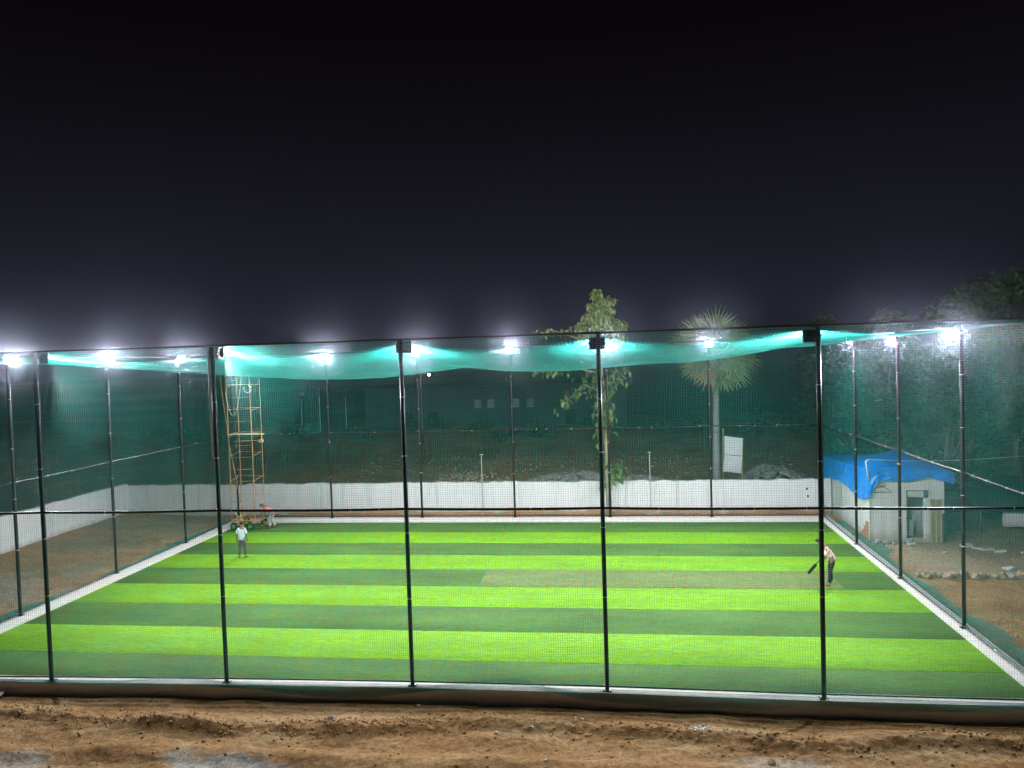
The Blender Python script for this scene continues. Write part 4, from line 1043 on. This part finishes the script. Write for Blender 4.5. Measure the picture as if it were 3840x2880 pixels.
for x, z0, z1, lb, redtop in ((-7.85, -.2, 5.1, "far thin pale pole with a red sign above it", True), (-6.1, -.2, 5.35, "far thin pale pole right of the red topped one", False), (-3.6, -.2, 5.3, "rightmost of the far thin pale poles left of the house", False)):
    p = empty("far_pole", (x, 49.5, 0)); tag(p, lb, "pole", "far thin poles")
    MB().tube([(0, 0, z0), (0, 0, z1)], .045, 6).build("shaft", M_galv, p)
    MB().obox((.05, 0, z1 + (.6 if redtop else .75)), (.22 if redtop else .1, 0, 0), (0, .03, 0), (0, 0, .1 if redtop else .05)).build("sign", M_red, p); MB().tube([(0, 0, z1), (0, 0, z1 + .7)], .015, 5).build("sign_stem", M_bldg, p)

# low scrub far behind
for nm, lb, cs, n_ in (("scrub", "low dark scrub along the far field", [(-22 + i * 3.1 + random.uniform(-1, 1), 46 + random.uniform(-3, 5), 2.1, random.uniform(.7, 1.7)) for i in range(24)], 14000),):
    o = clump_crown(nm, cs, n_, .16, M_scrub, None, 77); tag(o, lb, "scrub", None, "stuff")

# ------------------------------------------------------------------ stones and rubble
def rock_mesh(seed, m, sub=1, flat=.7):
    bm = bmesh.new(); bmesh.ops.create_icosphere(bm, subdivisions=sub, radius=1)
    for v in bm.verts:
        n_ = mnoise.noise(v.co * 1.3 + Vector((seed * 3.7, 0, 0))); v.co *= 1 + .45 * n_; v.co.z *= flat
    me = bpy.data.meshes.new("rock"); bm.to_mesh(me); bm.free(); me.materials.append(m); return me
def rock_stuff(name, P, S, m, seed, label, cat, sub=1, flat=.7):
    protos = [rock_mesh(seed + i, m, sub, flat) for i in range(5)]
    arr = [(np.array([v.co[:] for v in q.vertices]), np.array([list(p.vertices) for p in q.polygons])) for q in protos]
    VV, FF, b = [], [], 0
    for i, (p, s) in enumerate(zip(P, S)):
        c, f = arr[i % 5]; a = random.uniform(0, 6.28); ca_, sa_ = math.cos(a), math.sin(a); t = random.uniform(-.5, .5)
        Rm = np.array([[ca_, -sa_, 0], [sa_, ca_, 0], [0, 0, 1]]) @ np.array([[1, 0, 0], [0, math.cos(t), -math.sin(t)], [0, math.sin(t), math.cos(t)]])
        VV.append((c * s * np.array([1, random.uniform(.6, 1), 1])) @ Rm.T + np.array(p)); FF.append(f + b); b += len(c)
    o = link(name, np_mesh(name, np.concatenate(VV), np.concatenate(FF), m)); tag(o, label, cat, None, "stuff"); return o
def scatter(n, fx, fy, smin, smax, pw=2.5):
    x = fx(n); y = fy(x, n); s = smin + (smax - smin) * rng.random(n) ** pw
    return np.stack([x, y, gz(x, y) + s * .25], -1), s
def ridge_y(x): return np.interp(x, [p[0] for p in FRONT], [p[1] for p in FRONT]) - (1.25 + 0.75 * (vnoise(x * 0.28, x * 0 + 1.5, 3) - 0.35))
P, S = scatter(5200, lambda n: rng.uniform(3, 31.5, n), lambda x, n: np.where(rng.random(n) < .8, ridge_y(x) + rng.normal(size=n) * .26, rng.uniform(-4.3, -.35, n)), .005, .05, 3.5)
ok = (P[:, 1] < np.interp(P[:, 0], [p[0] for p in FRONT], [p[1] for p in FRONT]) - .12) & (fbm(P[:, 0] * .9, P[:, 1] * 1.4, 3, 97) + .12 * rng.normal(size=len(P)) > -.06)
rock_stuff("earth_clods", P[ok], S[ok], M_clod, 11, "crumbled brown clods scattered over the foreground earth", "clods", 1, .8)
P, S = scatter(1700, lambda n: rng.uniform(3, 31.5, n), lambda x, n: np.where(rng.random(n) < .5, ridge_y(x) + rng.normal(size=n) * .4, rng.uniform(-4.3, -.5, n)), .006, .028, 3)
rock_stuff("pebbles", P, S, M_pebble, 15, "small pale pebbles on the foreground earth", "pebbles", 1, .7)
P, S = scatter(2600, lambda n: np.where(rng.random(n) < .45, rng.uniform(-8, -.4, n), rng.uniform(31.9, 38.5, n)), lambda x, n: rng.uniform(.5, 23, n), .012, .06, 3)
rock_stuff("gravel", P, S, M_stoneb, 17, "loose gravel on the ground either side of the pitch", "gravel", 1, .7)
P, S = scatter(2600, lambda n: rng.uniform(3, 33, n), lambda x, n: rng.uniform(24, 38, n), .02, .11, 3)
rock_stuff("far_gravel", P, S, M_stone, 19, "stony litter on the waste ground behind the far wall", "gravel", 1, .7)
# marble chips
for (cx, cy_, n_, lb, sd) in ((22.95, -1.2, 46, "little heap of white marble chips in the foreground earth", .10), (20.1, -.72, 12, "few white chips near the kerb in the middle foreground", .09)):
    a = rng.normal(size=(n_, 2)) * [sd * .9, sd * 1.5]; x = cx + a[:, 0] + a[:, 1] * .3; y = cy_ + a[:, 1]
    P = np.stack([x, y, gz(x, y) + .02 + .03 * rng.random(n_)], -1)
    rock_stuff("marble_chips", P, rng.uniform(.018, .042, n_), M_chip, 23, lb, "chips", 1, .35)
# single stones of the foreground
SG = "stones lying on the foreground earth"
def pix(u, v, z):
    d = FW + RT * ((u - 1920) / FPX) - UP * ((v - 1440) / FPX); return CAM + d * ((z - CAM.z) / d.z)
for i, (u, v, s, m, lb) in enumerate(((562, 2641, .07, M_stone, "pale stone lying close under the kerb at the left"), (1240, 2725, .09, M_stone, "largest grey stone on the dirt ridge left of centre"), (1175, 2750, .06, M_stoneb, "brown stone left of the largest grey stone"),
        (1570, 2656, .055, M_chip, "pale stone near the kerb under the middle pole"), (765, 2779, .06, M_stoneb, "round brown stone at the foot of the left ridge"), (528, 2755, .05, M_stoneb, "small brown stone left of the round one"),
        (470, 2722, .06, M_stoneb, "slanting brown stone on the left ridge"), (1740, 2752, .05, M_stoneb, "pale brown stone on the ridge right of the middle pole"), (1862, 2755, .05, M_chip, "white stone on the ridge right of the middle"),
        (2370, 2766, .05, M_stone, "grey stone left of the marble chips"), (2846, 2778, .06, M_stone, "grey stone right of the marble chips"), (2865, 2734, .05, M_stoneb, "brown stone upper right of the marble chips"),
        (3495, 2692, .05, M_stoneb, "low brown stone near the kerb at the right"), (3615, 2770, .055, M_stoneb, "flat brown stone at the right foreground"), (2895, 2868, .12, M_stoneb, "big broken brown block at the lower picture edge"),
        (2048, 2860, .05, M_chip, "square white chip low in the middle foreground"), (2122, 2732, .04, M_chip, "small white stone on the ridge right of centre"), (1995, 2740, .04, M_chip, "small pale stone near the white ridge stone"),
        (75, 2695, .06, M_stoneb, "brown stone at the far left foreground"), (1015, 2840, .05, M_clod, "dark clod in front of the ridge left of centre"), (668, 2818, .05, M_clod, "dark clod low on the left"))):
    p = pix(u, v, -.40); p.z = float(gz(p.x, p.y)) + s * .3
    o = link("stone", rock_mesh(100 + i, m, 2, .65), None, p, (random.uniform(-.3, .3), random.uniform(-.3, .3), random.uniform(0, 6)), (s, s * .8, s)); tag(o, lb, "stone", SG)
# boulder row at the right
ORD = "first second third fourth fifth sixth seventh eighth ninth tenth eleventh twelfth thirteenth fourteenth fifteenth sixteenth seventeenth eighteenth nineteenth twentieth".split() + ["last"] * 9
x = 32.45
i = 0
while x < 37.2:
    s = random.uniform(.13, .26); z = float(gz(x, 11.7))
    o = link("boulder", rock_mesh(200 + i, M_stoneb if i % 3 else M_stone, 2, .75), None, (x, 11.7 + random.uniform(-.14, .14), z + s * .45), (random.uniform(-.3, .3), random.uniform(-.3, .3), random.uniform(0, 6)), (s, s * .8, s))
    tag(o, "%s boulder, counted from the net, in the row across the bare ground" % ORD[i], "boulder", "row of boulders right of the pitch"); x += s * 1.5; i += 1
# rubble heaps behind the far wall
def heap(cx, cy_, rx, ry, h, n, m, lb, smin, smax):
    a = rng.random(n) * 6.283; q = np.sqrt(rng.random(n)); x = cx + rx * q * np.cos(a); y = cy_ + ry * q * np.sin(a)
    z = gz(x, y) + h * (1 - q ** 1.6) * (0.7 + .7 * vnoise(x * .9, y * .9, 95)); s = rng.uniform(smin, smax, n)
    rock_stuff("rubble_heap", np.stack([x, y, z], -1), s, m, 31, lb, "rubble", 1, .75)
heap(18.6, 30.6, 3.2, 1.9, .55, 900, M_stone, "long heap of broken grey rubble behind the wall, left of the teak trunk", .08, .24)
heap(22.2, 30.6, 2.0, 1.5, .35, 450, M_stone, "low grey rubble heap behind the wall, right of the teak trunk", .08, .20)
heap(30.9, 30.8, 2.2, 2.0, .75, 500, M_stone, "grey rubble heap behind the wall next to the tarpaulin", .09, .22)
heap(11.5, 31, 2.6, 2.0, .15, 130, M_stoneb, "low brown earth and stone heap behind the wall left of centre", .08, .2)

# ------------------------------------------------------------------ hut with tarpaulin
ht = empty("hut", (33.9, 21, -.3)); tag(ht, "low white plastered hut with an open doorway at the right of the pitch", "hut")
def had(o): return bad(o, ht)
HX0, HX1, HY0, HY1 = 32.36, 35.55, 17.3, 25.1
# front wall around the doorway (33.95-34.72, 0..1.70) and vent (33.95-34.85, 1.78-2.07)
w = MB()
w.box(HX0, 33.95, HY0, HY0 + .23, -.6, 2.85); w.box(33.9502, 34.7198, HY0, HY0 + .23, -.6, -.12); w.box(33.9502, 34.8698, HY0 + .001, HY0 + .229, 2.07, 2.85)
w.box(34.72, 34.8699, HY0 + .002, HY0 + .228, -.6, 1.72); w.box(34.87, HX1, HY0, HY0 + .23, -.6, 2.72)
had(w.build("front_wall", M_hutw))
w = MB()
n = 26
for k in range(n):
    y0, y1 = HY0 + .2302 + (HY1 - HY0 - .2302) * k / n, HY0 + .2302 + (HY1 - HY0 - .2302) * (k + 1) / n
    t0, t1 = 2.8 - .5 * (k / n), 2.8 - .5 * ((k + 1) / n)
    w.quad_box([(HX0, y0, -.6), (HX0 + .23, y0, -.6), (HX0 + .23, y1, -.6), (HX0, y1, -.6), (HX0, y0, t0), (HX0 + .23, y0, t0), (HX0 + .23, y1, t1), (HX0, y1, t1)])
had(w.build("side_wall", M_hutw))
had(MB().box(HX1 - .23, HX1 - .002, HY0 + .2301, HY1, -.6, 2.45).build("side_wall", M_hutw)); had(MB().box(HX0 + .231, HX1 - .231, HY1 - .2, HY1 - .003, -.6, 2.4).build("back_wall", M_hutw))
had(MB().box(HX0 + .231, HX1 - .231, HY0 + 1.9, HY0 + 2.0, -.6, 2.4).build("partition_wall", M_hutw))
had(MB().quad_box([(HX0 - .03, HY0 - .05, 2.86), (HX1 + .05, HY0 - .05, 2.73), (HX1 + .05, HY1, 2.42), (HX0 - .03, HY1, 2.42), (HX0 - .03, HY0 - .05, 2.95), (HX1 + .05, HY0 - .05, 2.82), (HX1 + .05, HY1, 2.5), (HX0 - .03, HY1, 2.5)]).build("roof", M_slab))
vf = MB(); vf.box(33.955, 34.865, HY0 - .02, HY0 + .05, 2.03, 2.068); vf.box(33.955, 34.865, HY0 - .02, HY0 + .05, 1.725, 1.765); vf.box(33.955, 33.99, HY0 - .02, HY0 + .05, 1.766, 2.029); vf.box(34.70, 34.74, HY0 - .02, HY0 + .05, 1.766, 2.029); vf.box(34.83, 34.865, HY0 - .02, HY0 + .05, 1.766, 2.029)
had(vf.build("vent_frame", M_greenp))
for q in (34.765, 34.795): had(MB().box(q, q + .012, HY0 + .01, HY0 + .03, 1.767, 2.028).build("vent_bar", M_greenp))
had(MB().box(33.991, 34.699, HY0 + .03, HY0 + .04, 1.767, 2.028).build("vent_panel", M_slab))
# open timber door leaf, standing against the wall right of the doorway
had(MB().box(34.93, 35.40, HY0 - .10, HY0 - .06, -.42, 1.66).build("door_leaf", M_wood, bevel=.006))
for q in (34.93, 35.14, 35.355): had(MB().box(q, q + .045, HY0 - .125, HY0 - .101, -.42, 1.66).build("door_batten", M_bamboo))
had(MB().box(35.42, 35.535, HY0 - .03, HY0 - .004, -.5, 1.0).build("green_panel", M_tin))
# patch of exposed rubble inside the doorway
for i, (x, z, s) in enumerate(((34.3, .95, .22), (34.32, .62, .20), (34.28, .35, .16), (34.6, .1, .2), (34.62, .35, .12))):
    o = had(link("broken_plaster", rock_mesh(300 + i, M_stoneb, 2, 1.0))); o.location = (x, HY0 + 1.88, z); o.scale = (s, .05, s)
had(MB().box(34.15, 34.55, HY0 + .9, HY0 + 1.0, -.2, .55).build("inner_slab", M_slab))
# bare bricks where plaster fell at the left corner
nb2 = 0
for row in range(11):
    z = -.25 + row * .082; wd = max(.25, 1.25 - row * .11)
    for c in range(int(wd / .24) + 1):
        y = HY0 + .13 + c * .242 + (.12 if row % 2 else 0)
        o = link("brick", bme); o.parent = ht; o.matrix_parent_inverse = Matrix.Translation(-Vector(ht.location)); o.location = (HX0 - .004, y, z); o.rotation_euler = (0, 0, math.pi / 2); o.scale = (1, .25, 1)
# rebar ends
rb = MB()
for a, b2 in (((32.5, 17.25, 2.62), (33.05, 17.1, 2.35)), ((32.5, 17.25, 2.55), (33.25, 17.1, 2.05)), ((32.3, 17.2, 2.22), (33.0, 17.1, 2.30)), ((32.5, 17.25, 2.0), (33.22, 17.1, 2.03))):
    o = had(MB().tube([a, b2], .013, 6).build("reinforcing_bar", M_black))

# tarpaulin: cloth over the roof, hanging over front and left edges with folds
def tarp():
    us = np.linspace(0, 1, 90); parts = []
    Vv, Ff = [], []
    def sheetgrid(Pfun, nu, nv):
        nonlocal Vv, Ff
        b = len(Vv)
        for jj in range(nv):
            for ii in range(nu): Vv.append(Pfun(ii / (nu - 1), jj / (nv - 1)))
        for jj in range(nv - 1):
            for ii in range(nu - 1): Ff.append((b + jj * nu + ii, b + jj * nu + ii + 1, b + (jj + 1) * nu + ii + 1, b + (jj + 1) * nu + ii))
    # continuous around: path along the eaves from back-left, to front-left corner, to front right
    path = [(32.25, 25.2), (32.22, 24.4), (32.2, 22), (32.18, 19.5), (32.2, 17.9), (32.28, 17.18), (32.7, 17.12), (33.9, 17.12), (34.8, 17.12), (35.6, 17.12), (35.95, 17.25)]
    low = [1.26, 1.50, 1.85, 1.85, 1.58, 1.72, 2.55, 2.52, 2.66, 2.44, 2.38]
    top = [2.62, 2.72, 2.80, 2.95, 3.05, 3.10, 3.12, 3.10, 3.02, 2.94, 2.86]
    cum = np.concatenate([[0], np.cumsum([math.dist(path[i], path[i + 1]) for i in range(len(path) - 1)])]); L = cum[-1]
    px = [p[0] for p in path]; py = [p[1] for p in path]
    def hang(u, v):
        s = u * L; x = np.interp(s, cum, px); y = np.interp(s, cum, py); z1 = np.interp(s, cum, top)
        z0 = np.interp(s, cum, low) + .10 * float(fbm(np.array([s * 1.7]), np.array([1.2]), 3, 801)[0])
        z = z1 + (z0 - z1) * v
        f = .16 * (v + .15) * float(fbm(np.array([s * 2.6 + v]), np.array([v * 1.2]), 3, 803)[0]) + .03 * v + .10 * float(fbm(np.array([s * 5.5 + 2 * v]), np.array([v * 3.5 - s]), 3, 809)[0])
        left_ = s < cum[5]
        return (x - (f + .06 * v if left_ else 0), y - (0 if left_ else f + .05 * v), z + .04 * float(fbm(np.array([s * 3]), np.array([v * 3]), 2, 805)[0]))
    sheetgrid(hang, 200, 16)
    def over(u, v):   # roof part: from eave line inwards to a ridge line
        s = u * L; x = float(np.interp(s, cum, px)); y = float(np.interp(s, cum, py)); z1 = float(np.interp(s, cum, top))
        cx_, cy2 = 34.2 + .9 * u, 21.0
        t = v
        zz = z1 + t * .35 + .10 * math.sin(math.pi * t) + .16 * float(fbm(np.array([x * 1.2 + t * 2]), np.array([y * 1.0 + t * 3]), 3, 807)[0]) * min(1, t * 4) + .10 * float(fbm(np.array([x * 3.2 + t * 5]), np.array([y * 2.2 + t * 6]), 3, 811)[0]) * min(1, t * 6)
        return (x + (cx_ - x) * t, y + (cy2 - y) * t, zz)
    sheetgrid(over, 110, 22)
    me = np_mesh("tarpaulin", Vv, Ff, M_tarp, False)
    return me
tp = link("tarpaulin", tarp()); tag(tp, "crumpled bright blue tarpaulin thrown over the hut roof and hanging over its edge", "tarpaulin")
cb = MB().tube([(32.30, 17.12, 2.6), (32.24, 17.1, 3.0), (32.18, 17.1, 3.42), (32.32, 17.1, 3.5)], .035, 8).build("vent_pipe", M_tie, smooth=True); tag(cb, "bent white plastic pipe standing up in front of the tarpaulin", "pipe")
wr = MB().tube([(32.32, 17.1, 3.5), (34.5, 17.6, 3.34), (37, 18.2, 3.28), (41, 19, 3.40), (46, 20, 3.6)], .013, 5).build("service_wire", M_tie); tag(wr, "white wire running right from the bent pipe", "wire")
ruf = rock_stuff("plaster_litter", np.stack([rng.uniform(32.5, 34.2, 60), 17.0 + rng.normal(size=60) * .12, np.full(60, -.25) + rng.random(60) * .12], -1), rng.uniform(.03, .11, 60), M_stone, 41, "dark litter heaped at the foot of the hut's front wall", "litter")
for i, (x, y, sx_, sy_, rz, lb) in enumerate(((34.0, 16.7, .22, .1, .3, "white slab lying before the hut doorway"), (36.1, 16.4, .22, .16, .2, "first white slab right of the hut, behind the near right pole"), (36.4, 16.1, .20, .14, -.2, "second white slab right of the hut"),
        (36.75, 15.9, .25, .12, .1, "third white slab, longer, right of the hut"), (37.1, 15.6, .24, .1, -.4, "tilted white slab at the end of the slab group"), (38.1, 15.4, .24, .09, .05, "lone white slab near the right picture edge"),
        (34.75, 15.2, .09, .05, .4, "tiny white scrap on the ground below the hut corner"))):
    z = float(gz(x, y)); o = MB().obox((0, 0, 0), (sx_, 0, 0), (0, sy_, 0), (0, 0, .035)).build("slab", M_slab, None, bevel=.008); o.location = (x, y, z + .06); o.rotation_euler = (random.uniform(-.1, .2), random.uniform(-.15, .15), rz); tag(o, lb, "slab", "white slabs lying right of the hut")
bg_ = link("plastic_bag", rock_mesh(400, M_board, 2, .55), None, (35.75, 11.85, .02), (0, 0, .3), (.27, .15, .15)); tag(bg_, "crumpled white plastic bag on the boulder row", "bag")

# low dark shed at the right edge
sh_ = empty("shed", (40, 19.5, -.3)); tag(sh_, "low dark shed with sheet roof and a white wall piece at the right edge", "shed")
def sa(o): return bad(o, sh_)
sa(MB().quad_box([(37.6, 18.6, .95), (46, 18.0, .95), (46, 24, 1.5), (37.6, 24, 1.5), (37.6, 18.6, 1.03), (46, 18.0, 1.03), (46, 24, 1.58), (37.6, 24, 1.58)]).build("roof", M_tin))
for x in (37.7, 41.5, 45): sa(MB().tube([(x, 18.8, -.4), (x, 18.8, .96)], .05, 8).build("post", M_tbark))
sa(MB().box(39.0, 43.5, 19.4, 19.6, -.05, .62).build("white_wall", M_white)); sa(MB().box(37.7, 46, 23.6, 23.9, -.4, 1.4).build("back_wall", M_bldg))
# slat on the dirt, left front, and pale plank end
pl = MB().obox((0, 0, 0), (.35, 0, 0), (0, .16, 0), (0, 0, .03)).build("stone_slab", M_slab, None, bevel=.01); q = pix(-20, 2612, -.3); pl.location = (q.x - .12, q.y - .1, -.27); pl.rotation_euler = (.1, -.05, .3); tag(pl, "pale pinkish slab end at the left picture edge under the kerb", "slab")
# threads of dust cord lying on the dirt by the kerb
for z_, sd, lb in ((0, 1, "thin straw coloured cord lying along the foot of the kerb wall"),):
    xs_ = np.linspace(4, 31.5, 120); f = np.interp(xs_, [p[0] for p in FRONT], [p[1] for p in FRONT]); yy = f - .33 - .10 * fbm(xs_ * .5, xs_ * 0 + sd, 3, 900)
    o = MB().tube([(a, b_, float(gz(a, b_)) + .010) for a, b_ in zip(xs_, yy)], .006, 5).build("cord", M_rope); tag(o, lb, "cord")
print("objects", len(bpy.data.objects), "tris", sum(len(m.polygons) for m in bpy.data.meshes))
